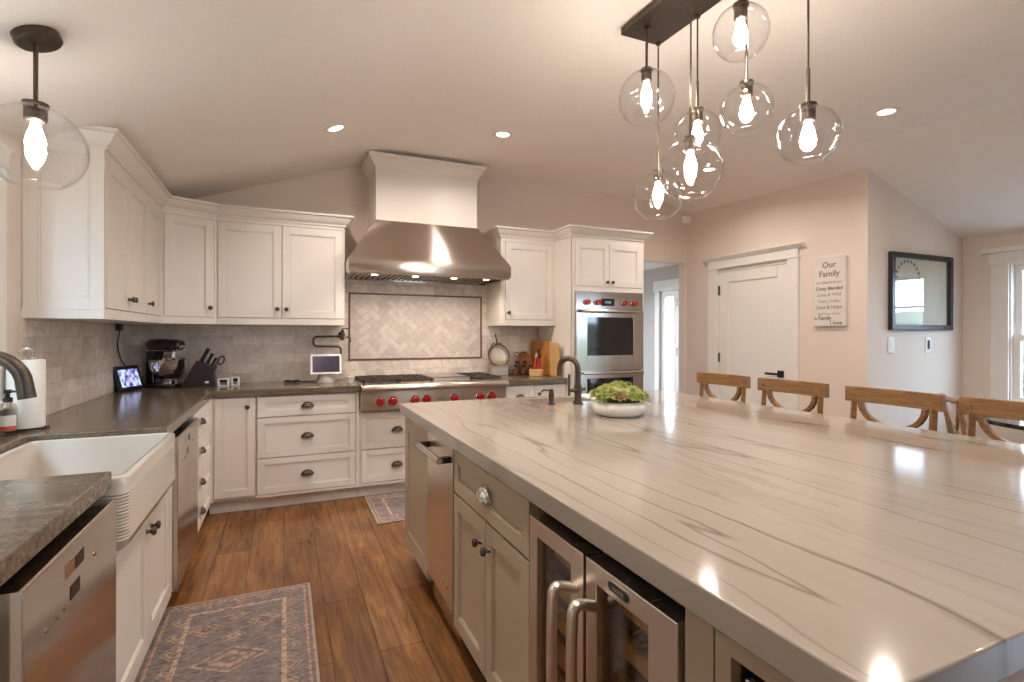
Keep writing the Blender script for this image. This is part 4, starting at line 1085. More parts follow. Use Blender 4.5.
d = front(FI, 1.352, 2.078, 0.672, 0.845, MT['isl'], ic2, 'drawer', rail=0.05, n1=0.003); cup_pull(FI, 1.715, 0.765, d, 0.003, wd=0.098, h=0.046, d=0.03, mat=MT['chrome'])
d = front(FI, 1.712, 2.078, 0.112, 0.665, MT['isl'], ic2, n1=0.003); knob(FI, 1.752, 0.580, d, 0.003)
d = front(FI, 1.352, 1.708, 0.112, 0.665, MT['isl'], ic2, n1=0.003); knob(FI, 1.668, 0.580, d, 0.003)
ic3 = ibase('grey island frame around the built-in appliances at the near end', 0.40, 0.72)
mb = MB(); mb.box(0.676, 2.16, 0.70, 0.718, 0.10, ZI0 - 0.001); mb.fbox(FI, 0.652, 0.718, 0.10, ZI0 - 0.001, -0.021, 0); mb.fbox(FI, 0.400, 0.648, 0.815, ZI0 - 0.001, -0.021, 0)
mb.fbox(FI, 0.615, 0.648, 0.10, 0.815, -0.021, 0); mb.fbox(FI, 0.400, 0.425, 0.10, 0.815, -0.021, 0)
mb.box(0.676, 2.16, 0.40, 0.418, 0.10, ZI0 - 0.001); mb.box(1.30, 2.16, 0.418, 0.70, 0.10, ZI0 - 0.001); mb.box(0.735, 2.10, 0.42, 1.345, 0, 0.10, 1); mb.box(0.676, 1.3, 0.418, 0.70, 0.10, 0.12)
mb.box(1.32, 2.16, 0.718, 1.345, 0.10, ZI0 - 0.001)
mb.build('body', [MT['isl'], MT['dark']], ic3, weld=False)

# narrow stainless appliance
tcp = thing('trash_compactor', 'narrow stainless undercounter appliance with a bar handle at the far end of the island', 'appliance', (0.9, 2.30, 0.05))
MB().box(0.69, 1.3, 2.09, 2.512, 0.11, 0.855).build('body', MT['dark'], tcp)
mb = MB(); mb.fbox(FI, 2.094, 2.508, 0.155, 0.852, -0.035, 0.004); p = mb.build('front_panel', MT['steelv'], tcp, bevel=0.003)
mb = MB(); FH_ = FI
mb.tube([FI.p(2.115, 0.792, 0.055), FI.p(2.487, 0.792, 0.055)], 0.0145, 14); mb.build('handle', MT['chrome'], p)
for q in (2.130, 2.472): MB().fbox(FI, q - 0.014, q + 0.014, 0.779, 0.805, 0.0, 0.052).build('handle_bracket', MT['black'], p, bevel=0.002)
MB().fbox(FI, 2.16, 2.24, 0.222, 0.234, 0.003, 0.006).build('name_plate', MT['chrome'], p)
mb = MB(); mb.box(0.685, 0.70, 2.10, 2.505, 0.02, 0.13); mb.build('foot_pedal', MT['steel'], tcp, bevel=0.003)

# beverage cooler with two glass doors
wc = thing('wine_cooler', 'two-door stainless beverage cooler with wooden racks built into the island', 'cooler', (0.95, 1.03, 0.10))
mb = MB(); mb.box(0.70, 1.30, 0.722, 1.340, 0.10, 0.115); mb.box(0.70, 1.30, 0.722, 1.340, 0.835, 0.855); mb.box(0.70, 1.30, 0.722, 0.735, 0.115, 0.835); mb.box(0.70, 1.30, 1.327, 1.340, 0.115, 0.835); mb.box(1.285, 1.30, 0.735, 1.327, 0.115, 0.835); mb.box(0.70, 1.285, 1.034, 1.044, 0.115, 0.835)
mb.build('cabinet', MT['dark'], wc, weld=False)
FW = Frame((0.645, 0, 0), (0, 1, 0), (-1, 0, 0))
def cooler_door(y0, y1, g0, g1, hy_):
    z0, z1 = 0.115, 0.812; mb = MB(); t0 = -0.05
    gz0, gz1 = 0.165, 0.765
    mb.fbox(FW, y0, g0, z0, z1, t0, 0); mb.fbox(FW, g1, y1, z0, z1, t0, 0); mb.fbox(FW, g0, g1, z0, gz0, t0, 0); mb.fbox(FW, g0, g1, gz1, z1, t0, 0)
    dr = mb.build('door', MT['steelv'], wc, bevel=0.0025, weld=False)
    MB().fbox(FW, g0, g1, gz0, gz1, -0.022, -0.016).build('glass', MT['smoke'], dr)
    mb = MB(); mb.fbox(FW, g0, g0 + 0.012, gz0, gz1, -0.05, -0.023); mb.fbox(FW, g1 - 0.012, g1, gz0, gz1, -0.05, -0.023); mb.fbox(FW, g0, g1, gz1 - 0.012, gz1, -0.05, -0.023); mb.build('gasket', MT['black'], dr, weld=False)
    mb = MB(); pts = bend([FW.p(hy_, 0.715, 0.0), FW.p(hy_, 0.735, 0.058), FW.p(hy_, 0.66, 0.062), FW.p(hy_, 0.26, 0.062), FW.p(hy_, 0.19, 0.058), FW.p(hy_, 0.21, 0.0)], 0.055, 8)
    mb.tube(pts, 0.0145, 14, flat=0.85); mb.build('handle', MT['steelv'], dr)
    for k in range(6):
        z = 0.20 + k * 0.098
        m2 = MB(); m2.box(0.71, 0.735, g0 - 0.035, g1 + 0.035, z, z + 0.042); m2.build('rack_front', MT['rackwood'], wc, bevel=0.003)
        m3 = MB()
        for q in range(7): yy = g0 - 0.03 + q * (g1 - g0 + 0.06) / 6; m3.tube([(0.735, yy, z + 0.02), (1.28, yy, z + 0.02)], 0.003, 6)
        m3.build('rack_wires', MT['chrome'], wc)
    return dr
cooler_door(1.046, 1.335, 1.104, 1.289, 1.085)
dr = cooler_door(0.727, 1.034, 0.809, 0.989, 0.992)
mb = MB(); mb.tube([FW.p(0.895, 0.787, 0.001), FW.p(0.945, 0.787, 0.001)], 0.0095, 16); 
bd = MB()
def pill(u0, u1, wc_, r, n0, n1):
    pts = []
    for k in range(13): a = -PI / 2 + PI * k / 12; pts.append((u1 + r * math.cos(a), wc_ + r * math.sin(a)))
    for k in range(13): a = PI / 2 + PI * k / 12; pts.append((u0 + r * math.cos(a), wc_ + r * math.sin(a)))
    return pts
MB().prism(pill(0.876, 0.930, 0.789, 0.0115, 0, 0), lambda a, b, d: FW.p(a, b, d), 0.0, 0.0022).build('badge_rim', MT['chrome'], dr)
MB().prism(pill(0.876, 0.930, 0.789, 0.0090, 0, 0), lambda a, b, d: FW.p(a, b, d), 0.002, 0.003).build('badge', MT['black'], dr)
text_obj('MARVEL', 0.0115, MT['chrome'], FW.p(0.903, 0.785, 0.0032), (0, -1, 0), (0, 0, 1), None, 'x', bold=0.0003)
lt = bpy.data.objects['x']; lt.name = 'badge_lettering'
off = ROOT[wc.name]
for v in lt.data.vertices: v.co -= off
lt.parent = dr

# dark drawer appliance in the near recess
mw = thing('microwave_drawer', 'dark built-in drawer appliance in the near end of the island', 'appliance', (0.95, 0.52, 0.12))
MB().box(0.70, 1.29, 0.428, 0.612, 0.125, 0.812).build('body', MT['dark'], mw)
p = MB().fbox(FI, 0.430, 0.590, 0.14, 0.795, -0.04, -0.012).build('front_panel', simple('dark_steel', (0.10, 0.09, 0.085), 0.35, 0.7), mw, bevel=0.003)
MB().fbox(FI, 0.560, 0.590, 0.14, 0.795, -0.012, -0.002).build('edge_trim', MT['steelv'], p, bevel=0.002)

# ---- island faucet and dispenser
fa = thing('gooseneck_faucet', 'oil-rubbed bronze gooseneck faucet standing on the island slab', 'faucet', (1.60, 2.655, ZI1))
fx, fy = 1.60, 2.655
MB().lathe([(0.030, 0), (0.030, 0.008), (0.022, 0.02), (0.020, 0.05), (0.024, 0.07), (0.024, 0.10), (0.017, 0.12), (0.0165, 0.16)], (fx, fy, ZI1), (0, 0, 1), 20).build('base', MT['bronze'], fa)
pts = [(fx, fy, ZI1 + 0.15), (fx, fy, ZI1 + 0.206)]
R_ = 0.062
sd = Vector((-0.55, 0.83, 0)).normalized()
for k in range(1, 13):
    a = PI * 1.05 * k / 12; q = Vector((fx, fy, ZI1 + 0.206)) + sd * (R_ - R_ * math.cos(a)) + Vector((0, 0, R_ * math.sin(a))); pts.append(q)
e = pts[-1]; pts.append(e + Vector((0, 0, -0.035)))
MB().tube(pts, [0.0165] * (len(pts) - 1) + [0.018], 14).build('spout', MT['bronze'], fa)
mb = MB(); rd = Vector((-0.93, -0.37, 0)); b0_ = Vector((fx, fy, ZI1 + 0.085))
mb.tube([b0_, b0_ + rd * 0.085], [0.013, 0.011], 12); mb.tube([b0_ + rd * 0.085 + Vector((0, 0, -0.03)), b0_ + rd * 0.085 + Vector((0, 0, 0.095))], 0.007, 8); mb.build('handle', MT['bronze'], fa)
mb = MB(); mb.tube([b0_, b0_ - rd * 0.06], [0.013, 0.013], 12); mb.build('side_knob', MT['bronze'], fa)
sd_ = thing('soap_pump', 'oil-rubbed bronze soap pump on the island left of its faucet', 'soap dispenser', (1.445, 2.70, ZI1))
MB().lathe([(0.022, 0), (0.022, 0.006), (0.013, 0.014), (0.015, 0.04), (0.017, 0.055), (0.012, 0.075), (0.014, 0.085), (0.008, 0.09), (0, 0.092)], (1.445, 2.70, ZI1), (0, 0, 1), 18).build('base', MT['bronze'], sd_)
MB().tube(bend([(1.455, 2.70, ZI1 + 0.083), (1.385, 2.69, ZI1 + 0.088), (1.375, 2.69, ZI1 + 0.076)], 0.01), 0.005, 8).build('nozzle', MT['bronze'], sd_)

# ---- succulents in a bowl
pb = thing('succulent_bowl', 'low white bowl of green succulents on the island', 'plant', (1.575, 2.21, ZI1))
px_, py_ = 1.575, 2.21
MB().lathe([(0.0, 0.0), (0.085, 0.0)] + [(0.085 + 0.049 * math.sin(a_), 0.046 - 0.046 * math.cos(a_) if a_ < PI / 2 else 0.046 - 0.034 * math.cos(a_)) for a_ in [PI * k / 16 for k in range(1, 13)]] + [(0.112, 0.074), (0.108, 0.068), (0.0, 0.060)], (px_, py_, ZI1), (0, 0, 1), 36).build('bowl', MT['ceramic'], pb, sharp=1.0)
MB().lathe([(0.109, 0.0), (0.08, 0.008), (0, 0.012)], (px_, py_, ZI1 + 0.068), (0, 0, 1), 24).build('soil', simple('moss_soil', (0.20, 0.22, 0.07), 0.9, noise=0.4), pb)
rnd = random.Random(5)
def rosette(c, R, kind, tilt):
    mb = MB(); rings = 4
    ax = (Vector((0, 0, 1)) + tilt).normalized(); a = ax.cross(Vector((1, 0.3, 0))).normalized(); b_ = ax.cross(a)
    for r_ in range(rings):
        n_ = 8 - r_; el = 0.25 + 0.36 * r_; Ln = R * (1.0 - 0.17 * r_)
        for k in range(n_):
            th = 2 * PI * (k + 0.5 * (r_ % 2)) / n_ + rnd.uniform(-0.1, 0.1)
            d = (a * math.cos(th) + b_ * math.sin(th)); dirv = (d * math.cos(el) + ax * math.sin(el)).normalized(); sd2 = ax.cross(d).normalized(); up = dirv.cross(sd2)
            w_ = R * 0.24
            p0 = c + ax * 0.004 * r_
            vs = [p0, p0 + dirv * Ln * 0.55 + sd2 * w_, p0 + dirv * Ln + up * -0.1 * Ln, p0 + dirv * Ln * 0.55 - sd2 * w_, p0 + dirv * Ln * 0.55 + up * -w_ * 0.5, p0 + dirv * Ln * 0.5 + up * w_ * 0.5]
            mb.add(vs, [(0, 1, 4), (1, 2, 4), (2, 3, 4), (3, 0, 4), (1, 0, 5), (2, 1, 5), (3, 2, 5), (0, 3, 5)])
    return mb.build('succulent', MT['leaf'][kind], pb, sharp=1.2)
for i in range(48):
    a_ = i * 2.399; r_ = 0.126 * math.sqrt((i + 0.5) / 48)
    c = Vector((px_ + r_ * math.cos(a_), py_ + r_ * math.sin(a_), ZI1 + 0.080 + rnd.uniform(0, 0.024) + 0.050 * (1 - (r_ / 0.126) ** 2)))
    rosette(c, rnd.uniform(0.034, 0.050), rnd.choice((0, 1, 1, 1, 0, 2, 0, 3)), Vector((math.cos(a_), math.sin(a_), 0)) * (r_ / 0.126) * 0.8)

# ================================================================== COUNTER STOOLS
def make_stool(label):
    t = thing('counter_stool', label, 'stool', (0, 0, 0), 'counter stools along the island')
    ok = MT['oak']
    # local: back towards +x, seat centre at origin, width along y
    mb = MB(); mb.plan(rrect(-0.20, 0.19, -0.215, 0.215, 0.05), 0.615, 0.655); mb.build('seat', MT['oakdark'], t, bevel=0.008)
    for sy in (-1, 1):
        mb = MB(); mb.tube([(0.175, sy * 0.185, 0.0), (0.165, sy * 0.185, 0.62), (0.19, sy * 0.185, 0.80), (0.205, sy * 0.185, 0.99)], [0.017, 0.020, 0.019, 0.018], 4); mb.build('back_post', ok, t, bevel=0.003)
        mb = MB(); mb.tube([(-0.185, sy * 0.195, 0.0), (-0.165, sy * 0.185, 0.62)], [0.016, 0.021], 4); mb.build('leg', ok, t, bevel=0.003)
        mb = MB(); mb.tube([(-0.175, sy * 0.19, 0.28), (0.17, sy * 0.185, 0.28)], 0.011, 8); mb.build('stretcher', ok, t)
    for x, z in ((-0.178, 0.20), (0.17, 0.34)):
        mb = MB(); mb.tube([(x, -0.185, z), (x, 0.185, z)], 0.011, 8); mb.build('stretcher', ok, t)
    # bowed top rail
    mb = MB(); n = 10; z0, z1 = 0.978, 1.056
    ring = []
    vs = []; fs = []
    for i in range(n + 1):
        s = -1 + 2 * i / n; y = s * 0.225; x = 0.205 + 0.022 * (1 - s * s)
        vs += [(x - 0.016, y, z0), (x + 0.016, y, z0), (x + 0.016, y, z1), (x - 0.016, y, z1)]
    for i in range(n):
        for k in range(4): fs.append((i * 4 + k, i * 4 + (k + 1) % 4, i * 4 + 4 + (k + 1) % 4, i * 4 + 4 + k))
    fs += [(0, 1, 2, 3), (n * 4 + 3, n * 4 + 2, n * 4 + 1, n * 4)]
    mb.add(vs, fs); mb.build('top_rail', ok, t, bevel=0.004)
    for sy in (-1, 1): MB().box(0.190, 0.198, sy * 0.19 - 0.009, sy * 0.19 + 0.009, 1.008, 1.026).build('peg', MT['oak'], t)
    # half-ring slat below the rail
    pts = [(0.205 + 0.018 * (1 - math.cos(a) ** 2) * 0.8, 0.150 * math.cos(a), 0.980 - 0.118 * math.sin(a)) for a in [PI * k / 16 for k in range(17)]]
    mb = MB(); vs = []; fs = []
    for i, (x, y, z) in enumerate(pts):
        a = PI * i / 16; ny, nz = math.cos(a), -math.sin(a)
        for dx, dr_ in ((-0.014, -0.011), (0.014, -0.011), (0.014, 0.011), (-0.014, 0.011)): vs.append((x + dx, y + ny * dr_, z + nz * dr_))
    for i in range(16):
        for k in range(4): fs.append((i * 4 + k, i * 4 + (k + 1) % 4, i * 4 + 4 + (k + 1) % 4, i * 4 + 4 + k))
    fs += [(0, 1, 2, 3), (67, 66, 65, 64)]
    mb.add(vs, fs); mb.build('half_ring', ok, t, bevel=0.002)
    return t
SL = ['wooden counter stool farthest from the camera, before the hinge side of the white door',
      'wooden counter stool second from the far end, in front of the white door handle',
      'wooden counter stool second nearest the camera, below the framed picture',
      'wooden counter stool nearest the camera, cut off by the right edge']
st = make_stool(SL[0])
for i, y in enumerate((2.675, 2.143, 1.592, 1.078)):
    o = st if i == 0 else copy_tree(st)
    o.location = (2.555, y, 0); o['label'] = SL[i]
    o.rotation_euler = (0, 0, (0.0, 0.01, -0.01, 0.0)[i])

# ================================================================== COUNTER ITEMS, LEFT
# sink faucet
lf_ = thing('sink_faucet', 'dark bronze arched faucet over the white farmhouse sink', 'faucet', (-1.015, 2.30, ZC))
MB().lathe([(0.034, 0), (0.034, 0.010), (0.026, 0.02), (0.024, 0.10), (0.028, 0.11), (0.022, 0.13)], (-1.015, 2.30, ZC), (0, 0, 1), 20).build('base', MT['bronze'], lf_)
pts = [Vector((-1.022, 2.30, ZC + 0.12)), Vector((-1.022, 2.30, 1.146))]
for k in range(1, 15):
    a = PI * 0.985 * k / 14; pts.append(Vector((-1.022 + 0.104 - 0.104 * math.cos(a), 2.30, 1.146 + 0.106 * math.sin(a))))
e = (pts[-1] - pts[-2]).normalized(); pts.append(pts[-1] + e * 0.048)
mb = MB(); mb.tube(pts, [0.021] * 8 + [0.0215, 0.022, 0.0225, 0.023, 0.0235, 0.024, 0.0245, 0.025, 0.0255], 18); mb.build('spout', MT['bronze'], lf_)
mb = MB(); mb.tube([(-1.015, 2.33, ZC + 0.07), (-1.015, 2.40, ZC + 0.10)], [0.010, 0.007], 10); mb.build('lever', MT['bronze'], lf_)

# soap bottles
def soap(name, label, x, y, r, h, capm, bodym, lab, cap_h=0.05):
    t = thing(name, label, 'bottle', (x, y, ZC))
    MB().lathe([(0.0, 0.0), (r * 0.95, 0.0), (r, 0.006), (r, h * 0.82), (r * 0.8, h * 0.93), (r * 0.42, h), (0.0, h)], (x, y, ZC), (0, 0, 1), 24).build('body', bodym, t)
    mb = MB(); mb.lathe([(r * 0.5, 0), (r * 0.5, cap_h * 0.35), (r * 0.22, cap_h * 0.4), (r * 0.22, cap_h * 0.7), (r * 0.42, cap_h * 0.72), (r * 0.42, cap_h), (0, cap_h)], (x, y, ZC + h), (0, 0, 1), 16)
    mb.build('pump_cap', capm, t)
    mb = MB(); mb.tube([(x, y, ZC + h + cap_h * 0.86), (x + 0.035, y - 0.015, ZC + h + cap_h * 0.86), (x + 0.04, y - 0.017, ZC + h + cap_h * 0.7)], 0.005, 8); mb.build('nozzle', capm, t)
    if lab:
        c0 = math.atan2(-y, -x)
        for nm, m_, z0, z1 in (('label', MT['label'], 0.30, 0.62), ('label_band', MT['redlabel'], 0.16, 0.30)):
            mb = MB(); mb.grid(lambda s, q: (x + (r + 0.0008) * math.cos(c0 - 0.9 + 1.8 * s), y + (r + 0.0008) * math.sin(c0 - 0.9 + 1.8 * s), ZC + h * (z0 + (z1 - z0) * q)), 10, 1); mb.build(nm, m_, t)
    return t
soap('soap_bottle', 'clear soap bottle with black pump and red and white label behind the sink', -1.020, 2.735, 0.030, 0.135, MT['black'], MT['bottleglass'], True)
soap('dish_soap', 'yellow-green soap bottle at the left edge behind the sink faucet', -1.050, 2.60, 0.034, 0.19, MT['whiteplastic'], simple('green_soap', (0.42, 0.40, 0.16), 0.2), False, 0.03)

# paper towel
pt = thing('paper_towel_holder', 'white paper towel roll on a dark wire stand by the tiled left wall', 'paper towel', (-1.005, 2.865, ZC))
qx, qy = -1.010, 2.868
MB().lathe([(0.075, 0), (0.075, 0.006), (0.0, 0.007)], (qx, qy, ZC), (0, 0, 1), 28).build('base', MT['bronze'], pt)
MB().lathe([(0.020, 0.0), (0.062, 0.0), (0.063, 0.004), (0.063, 0.284), (0.062, 0.287), (0.020, 0.287), (0.020, 0.0)], (qx, qy, ZC + 0.012), (0, 0, 1), 32, cap=False).build('roll', MT['paper'], pt)
mb = MB(); mb.tube([(qx, qy, ZC + 0.005), (qx, qy, ZC + 0.31)], 0.006, 8); 
mb.tube([(qx + 0.026 * math.cos(a), qy, ZC + 0.322 + 0.026 * math.sin(a)) for a in [2 * PI * k / 20 for k in range(21)]], 0.005, 8); mb.build('post', MT['chrome'], pt)
mb = MB(); mb.tube(bend([(qx + 0.072, qy - 0.02, ZC + 0.004), (qx + 0.072, qy - 0.02, ZC + 0.014), (qx + 0.085, qy - 0.02, ZC + 0.014)], 0.005), 0.004, 8); mb.build('tension_arm', MT['bronze'], pt)

# digital photo frame
fr = thing('digital_photo_frame', 'black tabletop display showing a bright blue and violet picture by the left tiled wall', 'picture frame', (-0.985, 4.50, ZC))
pA, pB = Vector((-1.038, 4.405, ZC)), Vector((-0.950, 4.645, ZC))
uu = (pB - pA).normalized(); nn = Vector((uu.y, -uu.x, 0)); tl_ = Vector((-nn.x * 0.28, -nn.y * 0.28, 0.96)).normalized()
wf = (pB - pA).length; hf = 0.185; nf = uu.cross(tl_).normalized()
if nf.dot(nn) < 0: nf = -nf
def fp(u, v, d): return pA + uu * u + tl_ * v + nf * d
def slab(mb, u0, u1, v0, v1, d0, d1): return mb.hexa([fp(u0, v0, d0), fp(u1, v0, d0), fp(u1, v0, d1), fp(u0, v0, d1), fp(u0, v1, d0), fp(u1, v1, d0), fp(u1, v1, d1), fp(u0, v1, d1)])
mb = MB(); slab(mb, 0, wf, 0.004, hf, -0.02, 0.0); mb.build('body', MT['black'], fr, bevel=0.004)
mb = MB(); slab(mb, 0.026, wf - 0.026, 0.030, hf - 0.026, 0.0, 0.0012); mb.build('screen', MT['screen'], fr)
mb = MB(); mb.tube([fp(wf / 2, 0.11, -0.02), (pA + uu * wf / 2 - nn * 0.10 + Vector((0, 0, 0.005)))], 0.008, 8); mb.build('stand', MT['black'], fr)
pc = thing('power_cable', 'black power cable hanging from a plug under the left wall cabinets', 'cable', (-1.07, 4.49, 1.36))
MB().box(-1.088, -1.055, 4.465, 4.535, 1.345, 1.392).build('plug', MT['black'], pc, bevel=0.004)
cp_ = []
ctrl = [Vector(p) for p in ((-1.07, 4.50, 1.345), (-1.083, 4.50, 1.25), (-1.080, 4.51, 1.20), (-1.078, 4.56, 1.14), (-1.072, 4.62, 1.10), (-1.03, 4.56, 1.06))]
for i in range(len(ctrl) - 1):
    p0 = ctrl[max(0, i - 1)]; p1 = ctrl[i]; p2 = ctrl[i + 1]; p3 = ctrl[min(len(ctrl) - 1, i + 2)]
    for k in range(6):
        t = k / 6; cp_.append(0.5 * (2 * p1 + (p2 - p0) * t + (2 * p0 - 5 * p1 + 4 * p2 - p3) * t * t + (3 * p1 - p0 - 3 * p2 + p3) * t ** 3))
cp_.append(ctrl[-1])
MB().tube(cp_, 0.004, 8).build('cord', MT['black'], pc)

# stand mixer (head points to +x)
mxr = thing('stand_mixer', 'black stand mixer with a steel bowl in the corner of the granite counter', 'mixer', (-0.82, 4.735, ZC))
ox, oy = -0.820, 4.735
mb = MB(); mb.plan([(ox - 0.17 + 0.0, oy - 0.07), (ox - 0.06, oy - 0.105), (ox + 0.06, oy - 0.112), (ox + 0.13, oy - 0.08), (ox + 0.155, oy), (ox + 0.13, oy + 0.08), (ox + 0.06, oy + 0.112), (ox - 0.06, oy + 0.105), (ox - 0.17, oy + 0.07)], ZC + 0.002, ZC + 0.03)
mb.build('base', MT['glossblack'], mxr, bevel=0.008)
def loft(secs, nseg=18):
    """secs: list of (x, yhalf, zc, zhalf) elliptical sections along x"""
    mb = MB(); vs = []; fs = []
    for (x, yh, zc_, zh) in secs:
        for k in range(nseg):
            a = 2 * PI * k / nseg; ca, sa = math.cos(a), math.sin(a)
            ca = math.copysign(abs(ca) ** 0.75, ca); sa = math.copysign(abs(sa) ** 0.75, sa)
            vs.append((ox + x, oy + yh * ca, zc_ + zh * sa))
    m = len(secs)
    for i in range(m - 1):
        for k in range(nseg): fs.append((i * nseg + k, i * nseg + (k + 1) % nseg, (i + 1) * nseg + (k + 1) % nseg, (i + 1) * nseg + k))
    fs += [list(range(nseg)), list(range((m - 1) * nseg, m * nseg))]
    return mb.add(vs, fs)
loft([(-0.165, 0.02, 1.235, 0.02), (-0.158, 0.045, 1.237, 0.036), (-0.13, 0.058, 1.238, 0.046), (-0.03, 0.060, 1.236, 0.050), (0.07, 0.056, 1.234, 0.047), (0.11, 0.048, 1.232, 0.040), (0.128, 0.03, 1.230, 0.026)]).build('motor_head', MT['glossblack'], mxr, sharp=1.2)
loft([(-0.160, 0.048, 1.197, 0.007), (-0.12, 0.0605, 1.195, 0.010), (0.06, 0.0585, 1.193, 0.010), (0.115, 0.046, 1.197, 0.008)]).build('trim_band', MT['chrome'], mxr, sharp=1.0)
mb = MB(); mb.prism([(-0.165, ZC + 0.02), (-0.085, ZC + 0.02), (-0.10, 1.06), (-0.07, 1.19), (-0.155, 1.19), (-0.165, 1.06)], lambda a, b, d: (ox + a, d, b), oy - 0.045, oy + 0.045); mb.build('column', MT['glossblack'], mxr, bevel=0.012, seg=3)
bx = ox + 0.012
MB().lathe([(0.0, 0.0), (0.060, 0.0), (0.060, 0.012), (0.048, 0.018), (0.066, 0.035), (0.110, 0.075), (0.130, 0.12), (0.135, 0.178), (0.139, 0.182), (0.132, 0.182), (0.125, 0.12), (0.10, 0.08), (0.0, 0.05)], (bx, oy, ZC + 0.032), (0, 0, 1), 32).build('bowl', MT['chrome'], mxr)
mb = MB(); mb.tube(bend([(bx + 0.01, oy - 0.130, ZC + 0.195), (bx + 0.012, oy - 0.170, ZC + 0.195), (bx + 0.012, oy - 0.165, ZC + 0.12), (bx + 0.01, oy - 0.120, ZC + 0.12)], 0.03), 0.006, 8); mb.build('bowl_handle', MT['chrome'], mxr)
MB().lathe([(0.022, 0), (0.022, 0.05), (0.012, 0.055), (0.012, 0.09)], (ox + 0.05, oy, 1.188), (0, 0, -1), 14).build('beater_shaft', MT['chrome'], mxr)
MB().lathe([(0.020, 0), (0.022, 0.012), (0.014, 0.03), (0.008, 0.034), (0.012, 0.05), (0, 0.054)], (ox + 0.118, oy - 0.01, 1.222), (1, -0.1, 0), 14).build('attachment_knob', MT['chrome'], mxr)

# knife block
kb = thing('knife_block', 'dark slanted knife block full of black-handled knives beside the mixer', 'knife block', (-0.56, 4.62, ZC))
ky0, ky1 = 4.56, 4.68
mb = MB(); mb.prism([(-0.715, ZC), (-0.485, ZC), (-0.485, ZC + 0.075), (-0.495, ZC + 0.10), (-0.475, ZC + 0.155), (-0.610, ZC + 0.205)], lambda a, b, d: (a, d, b), ky0, ky1)
mb.build('block', MT['espresso'], kb, bevel=0.004)
MB().box(-0.551, -0.525, ky0 - 0.0012, ky0, ZC + 0.032, ZC + 0.048).build('emblem', MT['label'], kb)
dirv = Vector((0.42, 0, 0.90)).normalized()
rnd = random.Random(2)
for i, (x, z, y, ln, r_) in enumerate([(-0.585, 1.112, 4.585, 0.115, 0.012), (-0.585, 1.112, 4.62, 0.12, 0.013), (-0.585, 1.112, 4.655, 0.11, 0.012), (-0.545, 1.098, 4.60, 0.09, 0.011), (-0.545, 1.098, 4.64, 0.09, 0.011), (-0.510, 1.085, 4.585, 0.07, 0.010), (-0.510, 1.085, 4.62, 0.07, 0.010)]):
    p = Vector((x, y, z - 0.01)); mb = MB(); mb.tube([p, p + dirv * ln * 0.5, p + dirv * ln], [r_, r_ * 0.85, r_], 8); mb.build('knife_handle', MT['black'], kb)
mb = MB()
for s_ in (-0.012, 0.016):
    c = Vector((-0.462 + 0.012, 4.63 + s_ * 2.0, 1.115)); mb.tube([c + Vector((0.022 * math.cos(a), 0.004 * math.sin(a), 0.030 * math.sin(a) + 0.012 * math.cos(a))) for a in [2 * PI * k / 14 for k in range(15)]], 0.005, 6)
mb.tube([(-0.475, 4.63, 1.10), (-0.50, 4.63, 1.065)], 0.006, 6); mb.build('scissor_handles', MT['black'], kb)

# two white ceramic holders
def holder(label, x0, x1, y0, y1, h):
    t = thing('ceramic_holder', label, 'holder', ((x0 + x1) / 2, (y0 + y1) / 2, ZC), 'white holders by the knife block')
    mb = MB(); w_ = 0.007
    mb.box(x0, x1, y0, y1, ZC, ZC + w_); mb.box(x0, x0 + w_ * 1.6, y0, y1, ZC + w_, ZC + h); mb.box(x1 - w_ * 1.6, x1, y0, y1, ZC + w_, ZC + h); mb.box(x0, x1, y0, y1, ZC + h, ZC + h + w_); mb.box(x0, x1, y1 - w_, y1, ZC + w_, ZC + h)
    mb.build('shell', MT['whiteplastic'], t, bevel=0.002, weld=False)
    MB().box(x0 + w_ * 1.7, x1 - w_ * 1.7, y0 + 0.004, y1 - w_, ZC + h * 0.55, ZC + h - 0.001).build('contents', MT['black'], t)
mxr.rotation_euler = (0, 0, -0.6)
holder('white open-fronted holder right beside the knife block', -0.470, -0.395, 4.60, 4.66, 0.052)
holder('small white open-fronted holder second from the knife block', -0.380, -0.325, 4.64, 4.70, 0.058)

# coiled cable
cc = MB(); pts = []
for k in range(90):
    a = 2 * PI * k / 18; q = k / 90
    pts.append((0.065 + 0.055 * math.cos(a) * (1 - 0.2 * math.sin(k)), 4.72 + 0.03 * math.sin(a), ZC + 0.006 + 0.012 * q + 0.003 * math.sin(k * 1.7)))
pts += [(0.14, 4.70, ZC + 0.006), (0.20, 4.68, ZC + 0.006), (0.245, 4.67, ZC + 0.006)]
cc.tube(pts, 0.0042, 6); tag(cc.build('coiled_cable', MT['black'], None, loc=(0.065, 4.72, ZC)), 'coil of black cable lying on the granite left of the white display', 'cable')

